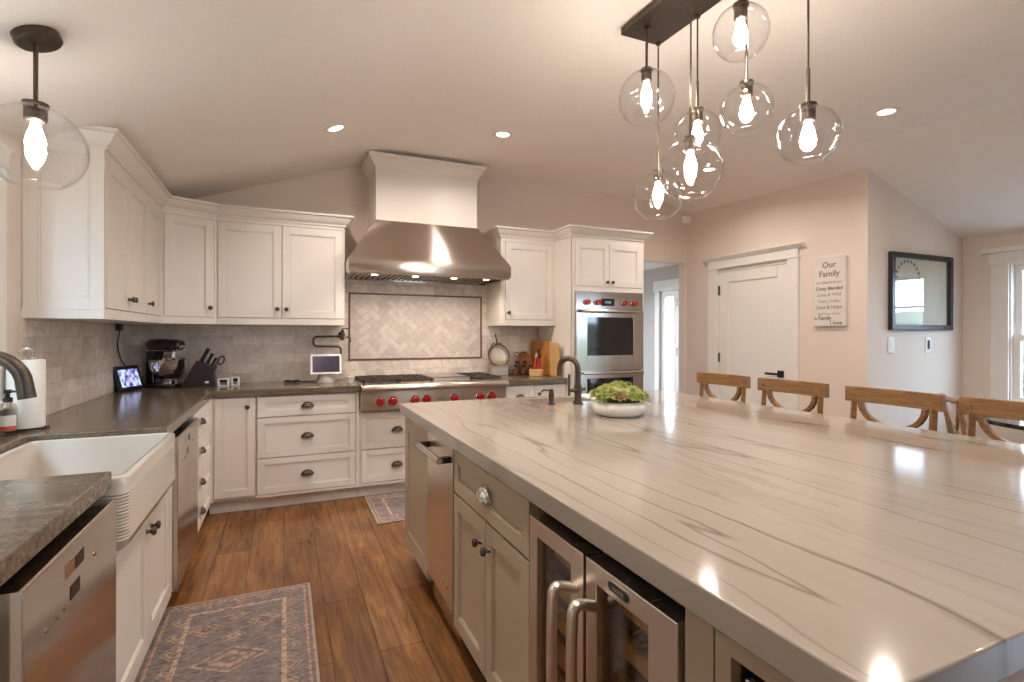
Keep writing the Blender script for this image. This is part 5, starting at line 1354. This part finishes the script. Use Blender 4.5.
# smart display
sdp = thing('smart_display', 'white-framed smart display with a dark screen beside the pot filler', 'display', (0.33, 4.66, ZC))
mb = MB(); 
sx0, sx1 = 0.203, 0.452; sy = 4.62; lean = 0.035
def sp(x, z, d): return Vector((x, sy + d + lean * (z - 0.985) / 0.17, z))
mb.hexa([sp(sx0, 0.985, 0), sp(sx1, 0.985, 0), sp(sx1, 0.985, 0.016), sp(sx0, 0.985, 0.016), sp(sx0, 1.152, 0), sp(sx1, 1.152, 0), sp(sx1, 1.152, 0.016), sp(sx0, 1.152, 0.016)])
mb.build('frame', MT['whiteplastic'], sdp, bevel=0.004)
mb = MB(); b_ = 0.016
mb.hexa([sp(sx0 + b_, 1.003, -0.0012), sp(sx1 - b_, 1.003, -0.0012), sp(sx1 - b_, 1.003, 0.0), sp(sx0 + b_, 1.003, 0.0), sp(sx0 + b_, 1.136, -0.0012), sp(sx1 - b_, 1.136, -0.0012), sp(sx1 - b_, 1.136, 0.0), sp(sx0 + b_, 1.136, 0.0)]); mb.build('screen', MT['darkscreen'], sdp)
MB().lathe([(0.078, 0.0), (0.080, 0.01), (0.066, 0.045), (0.055, 0.085), (0.0, 0.10)], (0.328, 4.70, ZC), (0, 0, 1), 28).build('base', simple('grey_fabric', (0.45, 0.42, 0.39), 0.9, noise=0.1, scale=200), sdp)
# small cup
tag(MB().lathe([(0.0, 0.0), (0.022, 0.0), (0.026, 0.012), (0.036, 0.046), (0.038, 0.05), (0.034, 0.05), (0.024, 0.014), (0.0, 0.01)], (0.0, 0, 0), (0, 0, 1), 24).build('small_bowl', MT['ceramic'], None, loc=(0, 0, 0)), 'tiny white footed bowl on the granite at the left end of the range', 'bowl').location = (0.515, 4.55, ZC)

# ================================================================== COUNTER ITEMS, RIGHT OF RANGE
gb = thing('grey_tin', 'square grey tin standing behind the range under the copper pan', 'tin', (1.955, 4.79, ZC))
MB().box(1.87, 2.045, 4.73, 4.85, ZC, ZC + 0.085).build('body', MT['greybox'], gb, bevel=0.006)
MB().box(1.867, 2.048, 4.727, 4.853, ZC + 0.085, ZC + 0.095).build('lid', MT['greybox'], gb, bevel=0.003)
pan = thing('copper_pan', 'round copper pan leaning against the tiles with its handle upward', 'pan', (1.975, 4.83, ZC + 0.095))
pc0 = Vector((1.975, 4.845, 1.105)); pn = Vector((0.0, -0.97, 0.24)).normalized()
MB().lathe([(0.0, 0.0), (0.082, 0.0), (0.092, 0.006), (0.108, 0.034), (0.118, 0.036), (0.117, 0.041), (0.102, 0.040)], pc0, pn, 36, cap=False).build('body', MT['copper'], pan)
MB().lathe([(0.102, 0.040), (0.086, 0.009), (0.080, 0.005), (0.0, 0.005)], pc0, pn, 36, cap=False).build('lining', simple('pan_tin', (0.62, 0.56, 0.48), 0.42, 0.9, noise=0.05), pan)
upv = Vector((0, 0.24, 0.97)).normalized(); hb = pc0 + pn * 0.035
mb = MB(); hv = (upv + Vector((-0.10, 0, 0))).normalized()
mb.tube([hb + hv * 0.106, hb + hv * 0.15 + pn * 0.015, hb + hv * 0.215 + pn * 0.012], [0.011, 0.009, 0.012], 8, flat=0.5); mb.build('handle', MT['iron'], pan)
mb = MB(); mb.tube(bend([hb + hv * 0.13 + Vector((-0.01, 0, 0)), hb + hv * 0.12 + Vector((-0.055, 0, 0)), hb + hv * 0.07 + Vector((-0.065, 0, 0))], 0.03), 0.005, 6); mb.tube(bend([hb + hv * 0.13 + Vector((0.01, 0, 0)), hb + hv * 0.12 + Vector((0.055, 0, 0)), hb + hv * 0.07 + Vector((0.065, 0, 0))], 0.03), 0.005, 6); mb.build('handle_brackets', MT['iron'], pan)

# jar caddy
jr = thing('jar_caddy', 'dark wire caddy for small spice jars beside the copper pan', 'caddy', (2.20, 4.74, ZC))
mb = MB(); kx0, kx1, ky0, ky1 = 2.085, 2.325, 4.69, 4.80
mb.box(kx0, kx1, ky0, ky1, ZC + 0.004, ZC + 0.012)
for z in (ZC + 0.05,): mb.tube([(kx0, ky0, z), (kx1, ky0, z), (kx1, ky1, z), (kx0, ky1, z), (kx0, ky0, z)], 0.0035, 6)
for x in (kx0, kx1):
    for y in (ky0, ky1): mb.tube([(x, y, ZC), (x, y, ZC + 0.05)], 0.0035, 6)
mb.tube([(2.205, ky1, ZC + 0.01), (2.205, ky1, ZC + 0.20)], 0.004, 6)
for s_ in (-1, 1):
    mb.tube([(2.205 + s_ * (0.035 + 0.035 * math.cos(a)), ky1, ZC + 0.205 + 0.022 * math.sin(a)) for a in [2 * PI * k / 16 for k in range(17)]], 0.004, 6)
mb.build('rack', MT['bronze'], jr, weld=False)
JL = ['spice jar at the left end of the front row in the wire caddy', 'spice jar in the middle of the front row in the wire caddy', 'spice jar with a white label at the right end of the caddy', 'taller spice jar at the left of the caddy back row', 'taller spice jar at the right of the caddy back row']
for i, (x, y, h, r_) in enumerate(((2.122, 4.718, 0.085, 0.024), (2.205, 4.718, 0.085, 0.024), (2.288, 4.718, 0.085, 0.024), (2.165, 4.772, 0.12, 0.022), (2.248, 4.772, 0.12, 0.022))):
    j = thing('spice_jar', JL[i], 'jar', (x, y, ZC + 0.012), 'spice jars in the wire caddy')
    MB().lathe([(0, 0), (r_, 0), (r_, h * 0.8), (r_ * 0.8, h * 0.88), (0, h * 0.88)], (x, y, ZC + 0.0125), (0, 0, 1), 16).build('jar_body', MT['jarglass'], j)
    MB().lathe([(0, 0.004), (r_ * 0.88, 0.004), (r_ * 0.88, h * 0.6), (0, h * 0.6)], (x, y, ZC + 0.0125), (0, 0, 1), 14).build('filling', MT['spice'], j)
    MB().lathe([(r_ * 0.9, h * 0.86), (r_ * 0.9, h * 1.06), (0, h * 1.06)], (x, y, ZC + 0.0125), (0, 0, 1), 16).build('lid', MT['lid'], j)
    if i == 2: MB().grid(lambda s, q: (x + (r_ + 0.001) * math.cos(-2.6 + 1.6 * s), y + (r_ + 0.001) * math.sin(-2.6 + 1.6 * s), ZC + 0.022 + 0.035 * q), 8, 1).build('label', MT['label'], j)

# cutting boards leaning in the corner
def board(label, mat, pts2, base_, U, lean_, th, hole=None):
    """outline pts2 (u, v) on a leaning plane through base_"""
    U = Vector(U).normalized(); nrm = Vector((U.y, -U.x, 0)); Vv = (Vector((0, 0, 1)) - nrm * lean_).normalized(); nn_ = U.cross(Vv)
    mb = MB(); b0_ = Vector(base_)
    mb.prism(pts2, lambda a, b, d: b0_ + U * a + Vv * b + nn_ * d, -th / 2, th / 2)
    return tag(mb.build('cutting_board', mat, None, loc=base_, bevel=0.004), label, 'cutting board', 'cutting boards in the corner')
board('large amber wooden cutting board leaning in the corner behind the red utensils', MT['board1'],
      [(0, 0), (0.30, 0), (0.305, 0.02), (0.305, 0.325), (0.295, 0.345), (0.03, 0.345), (0.005, 0.32), (0, 0.02)], (2.36, 4.845, ZC + 0.003), (0.20, -0.98, 0), 0.18 * 0 - 0.04, 0.02)
board('rounded amber cutting board lower than the others, left of the red utensils', MT['board1'],
      [(0.03 + 0, 0)] + [(0.0 + 0.09 - 0.09 * math.cos(a), 0.06 + 0.13 * math.sin(a) + 0.04) for a in [PI * k / 12 for k in range(13)]] + [(0.15, 0)], (2.180, 4.862, ZC + 0.003), (0.97, -0.25, 0), 0.06 * 0, 0.018)
board('pale maple cutting board leaning against the oven cabinet side', MT['board2'],
      [(0, 0), (0.165, 0), (0.17, 0.015), (0.17, 0.135), (0.162, 0.15), (0.17, 0.165), (0.17, 0.315), (0.155, 0.328), (0.015, 0.328), (0, 0.315)], (2.405, 4.500, ZC + 0.003), (0.06, -0.998, 0), -0.06, 0.018)
ut = thing('utensil_block', 'light wooden block holding red-handled kitchen tools before the boards', 'utensil holder', (2.255, 4.53, ZC))
MB().plan(rrect(2.195, 2.320, 4.50, 4.57, 0.015), ZC, ZC + 0.07).build('block', MT['board2'], ut, bevel=0.006)
UL = ['black-headed utensil with a red handle standing tallest in the wooden block', 'red-handled utensil leaning left in the wooden block', 'red-handled utensil leaning right in the wooden block']
for i, (p, q, hm) in enumerate((((2.265, 4.535, ZC + 0.03), (2.30, 4.56, ZC + 0.27), 'black'), ((2.225, 4.535, ZC + 0.03), (2.275, 4.555, ZC + 0.235), 'chrome'), ((2.30, 4.535, ZC + 0.03), (2.315, 4.56, ZC + 0.22), 'red'))):
    p, q = Vector(p), Vector(q); u_ = thing('kitchen_utensil', UL[i], 'utensil', p, 'utensils in the wooden block')
    MB().tube([p, p.lerp(q, 0.7)], [0.011, 0.009], 8).build('handle', MT['red'], u_)
    mb = MB(); d_ = (q - p).normalized(); m_ = p.lerp(q, 0.7); mb.tube([m_, p.lerp(q, 0.82), p.lerp(q, 0.93), q], [0.006, 0.022, 0.024, 0.010], 10, flat=0.5); mb.build('head', MT[hm], u_)

# ================================================================== WALL ITEMS
FSn = Frame((XD, 0, 0), (0, 1, 0), (-1, 0, 0))
sg = thing('wall_sign', 'pale rectangular lettered family sign on the beige wall right of the door', 'sign', (XD, 3.085, 1.40))
MB().fbox(FSn, 2.938, 3.232, 1.404, 2.020, 0.002, 0.028).build('board', simple('sign_board', (0.70, 0.65, 0.585), 0.7, noise=0.05, scale=8), sg, bevel=0.002)
def sign_line(txt, size, z, y=3.085, al='CENTER', mat='ink', bold=0.0):
    text_obj(txt, size, MT[mat], FSn.p(y, z, 0.0285), (0, -1, 0), (0, 0, 1), sg, 'lettering', al, bold=bold)
sign_line('Our', 0.074, 1.928, bold=0.001); sign_line('Family', 0.076, 1.848, bold=0.001)
MT['ink2'] = simple('faded_ink', (0.30, 0.26, 0.22), 0.8)
for txt, size, z, m_, al, y, b_ in (('is a blended mix', 0.036, 1.785, 'ink2', 'CENTER', 3.085, 0), ('Crazy Blended', 0.042, 1.728, 'ink', 'CENTER', 3.085, 0.001), ('Loud & Wild', 0.042, 1.672, 'ink2', 'CENTER', 3.085, 0), ('Tears, Smiles', 0.040, 1.615, 'ink2', 'CENTER', 3.085, 0),
                                 ('Love & Hope', 0.044, 1.560, 'ink2', 'CENTER', 3.085, 0.0008), ('and lots of fun', 0.036, 1.505, 'ink2', 'CENTER', 3.085, 0), ('a Family', 0.048, 1.462, 'ink', 'LEFT', 3.220, 0.001), ('I love', 0.050, 1.418, 'ink', 'RIGHT', 2.965, 0.001)):
    sign_line(txt, size, z, y, al, m_, b_)

FP = Frame((0, YP, 0), (1, 0, 0), (0, -1, 0))
pic = thing('framed_picture', 'square picture under glass in a dark frame on the pale wall', 'picture', (5.233, YP, 1.369))
mb = MB(); u0, u1, w0, w1, f_ = 4.752, 5.665, 1.372, 2.044, 0.045
for a in ((u0, u0 + f_, w0, w1), (u1 - f_, u1, w0, w1), (u0 + f_, u1 - f_, w0, w0 + f_), (u0 + f_, u1 - f_, w1 - f_, w1)): mb.fbox(FP, *a, 0.002, 0.04)
mb.build('frame', MT['navy'], pic, bevel=0.004, weld=False)
MB().fbox(FP, u0 + f_, u1 - f_, w0 + f_, w1 - f_, 0.004, 0.010).build('print', MT['artpaper'], pic)
mb = MB()
for k in range(15):
    a = PI * (-0.12 + 1.24 * k / 14); x = 5.02 + 0.175 * math.cos(a); z = 1.80 + 0.175 * math.sin(a)
    mb.lathe([(0.016, 0), (0.016, 0.001), (0, 0.001)], FP.p(x, z, 0.010), FP.N, 8)
mb.build('dot_arch', MT['greenink'], pic)
MB().fbox(FP, u0 + f_, u1 - f_, w0 + f_, w1 - f_, 0.018, 0.021).build('glass', MT['picglass'], pic)
def plate(label, x):
    t = thing('light_switch', label, 'switch', (x, YP, 1.24), 'switch plates under the picture')
    MB().fbox(FP, x - 0.042, x + 0.042, 1.172, 1.308, 0.0005, 0.007).build('plate', MT['whiteplastic'], t, bevel=0.003)
    return t
t = plate('white switch plate on the pale wall under the left end of the picture', 4.797)
MB().fbox(FP, 4.797 - 0.018, 4.797 + 0.018, 1.205, 1.275, 0.007, 0.011).build('rocker', MT['trim'], t, bevel=0.002)
t = plate('white switch plate with dark centre under the right side of the picture', 5.335)
MB().fbox(FP, 5.335 - 0.016, 5.335 + 0.016, 1.20, 1.28, 0.007, 0.012).build('control', MT['black'], t, bevel=0.003)
sn = thing('motion_sensor', 'small white sensor high in the corner beside the doorway', 'sensor', (4.42, 4.86, 2.70))
MB().prism([(4.472, 4.89), (4.395, 4.89), (4.405, 4.855), (4.44, 4.825), (4.472, 4.82)], lambda a, b, d: (a, b, d), 2.665, 2.755).build('housing', MT['whiteplastic'], sn, bevel=0.006)
MB().prism([(4.406, 4.853), (4.439, 4.824), (4.433, 4.818), (4.400, 4.847)], lambda a, b, d: (a, b, d), 2.68, 2.72).build('lens', MT['ceramic'], sn)

# ================================================================== RUGS
def make_rug(label, x0, x1, y0, y1, rot=0.0, long_y=True):
    W_, L_ = x1 - x0, y1 - y0
    m = rug('faded_rug_weave', L_, W_)
    mb = MB(); mb.box(-W_ / 2, W_ / 2, -L_ / 2, L_ / 2, 0, 0.008)
    o = mb.build('runner_rug', m, None, loc=(0, 0, 0), bevel=0.003)
    o.location = ((x0 + x1) / 2, (y0 + y1) / 2, 0.001); o.rotation_euler = (0, 0, rot)
    return tag(o, label, 'rug')
make_rug('faded purple-grey patterned rug on the wood floor before the sink', -0.522, 0.130, 1.30, 2.945, 0.0)
make_rug('faded patterned rug on the floor in front of the range', 0.598, 1.75, 3.665, 4.335)

# ================================================================== DINING SET
dt = thing('dining_table', 'round dark glossy dining table beyond the stools by the window', 'table', (4.95, 1.55, 0))
MB().lathe([(0.0, 0.72), (0.66, 0.72), (0.68, 0.728), (0.68, 0.745), (0.67, 0.752), (0.0, 0.752)], (4.95, 1.55, 0), (0, 0, 1), 48).build('top', MT['tabletop'], dt)
MB().lathe([(0.34, 0.0), (0.34, 0.03), (0.10, 0.08), (0.07, 0.2), (0.09, 0.45), (0.07, 0.6), (0.25, 0.70), (0.25, 0.72)], (4.95, 1.55, 0), (0, 0, 1), 28).build('pedestal', MT['oakdark'], dt)
def make_chair(label):
    t = thing('dining_chair', label, 'chair', (0, 0, 0), 'wooden dining chairs')
    ok = MT['oak']
    MB().plan(rrect(-0.21, 0.21, -0.22, 0.22, 0.06), 0.44, 0.475).build('seat', MT['seatdark'], t, bevel=0.01)
    for sy in (-1, 1):
        mb = MB(); mb.tube([(-0.20, sy * 0.19, 0), (-0.19, sy * 0.19, 0.45), (-0.27, sy * 0.185, 0.90)], [0.015, 0.019, 0.016], 8); mb.build('back_post', ok, t)
        mb = MB(); mb.tube([(0.19, sy * 0.19, 0), (0.18, sy * 0.185, 0.45)], [0.014, 0.018], 8); mb.build('leg', ok, t)
        mb = MB(); mb.tube([(-0.20, sy * 0.18, 0.50), (-0.265, -sy * 0.18, 0.86)], 0.010, 8); mb.build('cross_slat', ok, t)
        mb = MB(); mb.tube([(-0.19, sy * 0.19, 0.22), (0.18, sy * 0.187, 0.22)], 0.010, 8); mb.build('stretcher', ok, t)
    mb = MB(); mb.tube([(-0.27 - 0.03 * math.sin(PI * k / 10), -0.205 + 0.041 * k, 0.895) for k in range(11)], 0.018, 8); mb.build('top_rail', ok, t)
    return t
CL = ['wooden cross-back dining chair leaning back just left of the nearest stool', 'wooden cross-back dining chair on the window side of the dark table', 'wooden cross-back dining chair on the near side of the dark table']
ch = make_chair(CL[0])
for i, (x, y, a) in enumerate(((4.34, 1.82, -0.9), (5.50, 1.72, PI - 0.1), (4.75, 0.85, 1.3))):
    o = ch if i == 0 else copy_tree(ch)
    o.location = (x, y, 0); o.rotation_euler = (0, 0, a); o['label'] = CL[i]

# ================================================================== LIGHTS
# glass globe with an open bottom, socket and filament bulb; sub-parts of a pendant rod
def globe_parts(parent, c, R, socket_r=0.024, bulb_s=1.0):
    cx_, cy_, cz = c
    prof = []
    a0, a1 = math.asin(0.19 / 1.0), PI - math.asin(0.52)
    for k in range(29):
        a = a0 + (a1 - a0) * k / 28; prof.append((R * math.sin(a), R * math.cos(a)))
    rim = prof[-1]
    prof += [(rim[0] - 0.002, rim[1] - 0.0015), (rim[0] - 0.004, rim[1])]
    inner = [(max(r - 0.0028, 0.001), h - (0.0 if abs(h) < R * 0.8 else math.copysign(0.0016, h))) for r, h in prof[:29]][::-1]
    MB().lathe(prof + inner, (cx_, cy_, cz), (0, 0, 1), 44, cap=False).build('glass_globe', MT['globe'], parent)
    top = cz + R * math.cos(a0)
    MB().lathe([(0.0, 0.012), (socket_r * 1.15, 0.010), (socket_r * 1.2, 0.0), (socket_r, -0.004), (socket_r, -0.045), (socket_r * 0.8, -0.05), (socket_r * 0.6, -0.05), (0, -0.048)], (cx_, cy_, top), (0, 0, 1), 20).build('socket', MT['bronze'], parent)
    zb = top - 0.05
    MB().lathe([(0.011, 0.0), (0.013, -0.015), (0.022 * bulb_s, -0.045 * bulb_s), (0.026 * bulb_s, -0.065 * bulb_s), (0.023 * bulb_s, -0.083 * bulb_s), (0.012, -0.097 * bulb_s), (0.0, -0.101 * bulb_s)], (cx_, cy_, zb), (0, 0, 1), 18).build('bulb', MT['bulb'], parent)
    return top
chd = thing('chandelier', 'long dark linear chandelier of seven clear glass globes over the island', 'chandelier', (1.595, 1.47, 2.80))
kx0, kx1, ky0, ky1 = 1.485, 1.715, 0.87, 2.075
mb = MB()
mb.hexa([(kx0, ky0, ceil_z(1.6, ky0) - 0.035), (kx1, ky0, ceil_z(1.6, ky0) - 0.035), (kx1, ky1, ceil_z(1.6, ky1) - 0.035), (kx0, ky1, ceil_z(1.6, ky1) - 0.035),
         (kx0, ky0, ceil_z(1.6, ky0) - 0.001), (kx1, ky0, ceil_z(1.6, ky0) - 0.001), (kx1, ky1, ceil_z(1.6, ky1) - 0.001), (kx0, ky1, ceil_z(1.6, ky1) - 0.001)])
mb.build('canopy', MT['bronze'], chd, bevel=0.003)
for (x, y, z, R) in ((1.548, 1.960, 2.432, 0.128), (1.690, 2.050, 2.010, 0.122), (1.697, 1.792, 2.232, 0.103), (1.553, 1.678, 2.017, 0.130), (1.553, 1.420, 2.452, 0.100), (1.690, 1.516, 2.230, 0.100), (1.650, 1.220, 2.014, 0.100)):
    zc_ = ceil_z(1.6, y) - 0.035; top = z + R * math.cos(math.asin(0.19))
    mb = MB(); zm = max(top + 0.02, min(zc_ - 0.05, top + 0.13))
    mb.tube([(x, y, zc_), (x, y, zm)], 0.0038, 8); mb.tube([(x, y, zm + 0.003), (x, y, top)], 0.0062, 10); mb.lathe([(0.012, 0), (0.012, -0.012), (0.004, -0.016)], (x, y, zc_), (0, 0, 1), 12)
    rod = mb.build('pendant_rod', MT['bronze'], chd, weld=False)
    globe_parts(rod, (x, y, z), R)
# single pendant over the sink
sx_, sy_ = -0.742, 2.17
pn_ = thing('pendant_light', 'single clear glass globe pendant hanging over the sink', 'pendant light', (sx_, sy_, 2.26))
cz_ = ceil_z(sx_, sy_)
tn = Vector((-0.353, 0, 1)).normalized()
MB().lathe([(0.0, -0.03), (0.058, -0.03), (0.064, -0.024), (0.064, -0.001), (0.0, -0.001)], (sx_, sy_, cz_), tn, 28).build('canopy', MT['bronze'], pn_)
R = 0.138; zg = 1.932; top = zg + R * math.cos(math.asin(0.19))
mb = MB(); mb.tube([(sx_, sy_, cz_ - 0.02), (sx_, sy_, top)], 0.0065, 10); rod = mb.build('pendant_rod', MT['bronze'], pn_)
globe_parts(rod, (sx_, sy_, zg), R, 0.030, 1.05)

# recessed ceiling lights
CANS = [(0.318, 3.70, 'recessed ceiling light on the sloped ceiling left of the hood chimney'), (1.53, 3.655, 'recessed ceiling light right of the hood chimney, above the range'), (3.60, 3.65, 'recessed ceiling light seen behind the lowest chandelier globes'),
        (3.645, 2.135, 'recessed ceiling light right of the chandelier above the stools'), (0.312, 2.07, 'recessed ceiling light cut off by the top edge, left of the chandelier'),
        (0.32, 0.55, 'recessed ceiling light on the sloped ceiling out of view above the left aisle'), (3.63, 0.55, 'recessed ceiling light out of view above the near stools')]
CANS.append((4.45, 6.3, 'added recessed light warming the hallway, hidden from view'))  # unseen extra lamp, added to warm the bluish hallway
can0 = None
for i, (x, y, lab) in enumerate(CANS):
    z = ceil_z(x, y) if y < YB else 2.42
    if i == 0:
        can0 = thing('recessed_light', lab, 'ceiling light', (0, 0, 0), 'recessed ceiling lights')
        MB().lathe([(0.047, -0.004), (0.052, -0.009), (0.072, -0.006), (0.076, 0.0), (0.047, 0.0)], (0, 0, 0), (0, 0, 1), 30, cap=False).build('trim_ring', MT['trim'], can0)
        MB().lathe([(0.0, -0.0045), (0.047, -0.0045), (0.047, -0.001), (0, -0.001)], (0, 0, 0), (0, 0, 1), 30).build('lens', MT['lens'], can0)
        o = can0
        L = bpy.data.lights.new('can_light', 'AREA'); L.shape = 'DISK'; L.size = 0.085; L.energy = CAN_POWER; L.color = CAN_COLOR; L.spread = 2.65
        lo = bpy.data.objects.new('can_light', L); COL.objects.link(lo); lo.parent = can0; lo.location = (0, 0, -0.012)
    else: o = copy_tree(can0)
    o.location = (x, y, z - 0.0005); o['label'] = lab
    o.rotation_euler = (math.atan(0.034) if 1.0 < y < YB else 0.0, -math.atan(ceil_slope(x)), 0)
# daylight portals at the window openings
def portal(x, y, z, w, h, rot):
    L = bpy.data.lights.new('daylight_portal', 'AREA'); L.shape = 'RECTANGLE'; L.size = w; L.size_y = h; L.cycles.is_portal = True
    o = bpy.data.objects.new('daylight_portal', L); COL.objects.link(o); o.location = (x, y, z); o.rotation_euler = rot
portal(XR + 0.14, (W2[0] + W2[1]) / 2, (W2[2] + W2[3]) / 2, W2[3] - W2[2], W2[1] - W2[0], (0, PI / 2, 0))
portal(XR + 0.14, (W3[0] + W3[1]) / 2, (W3[2] + W3[3]) / 2, W3[3] - W3[2], W3[1] - W3[0], (0, PI / 2, 0))
portal(XW - 0.15, (W1[0] + W1[1]) / 2, (W1[2] + W1[3]) / 2, W1[3] - W1[2], W1[1] - W1[0], (0, -PI / 2, 0))
portal((W4[0] + W4[1]) / 2, -4.11, (W4[2] + W4[3]) / 2, W4[1] - W4[0], W4[3] - W4[2], (PI / 2, 0, 0))
portal(4.35, 8.12, 1.2, 1.3, 1.8, (-PI / 2, 0, 0))
portal(HX + 0.13, (GD[0] + GD[1]) / 2, 1.0, 2.0, GD[1] - GD[0], (0, PI / 2, 0))
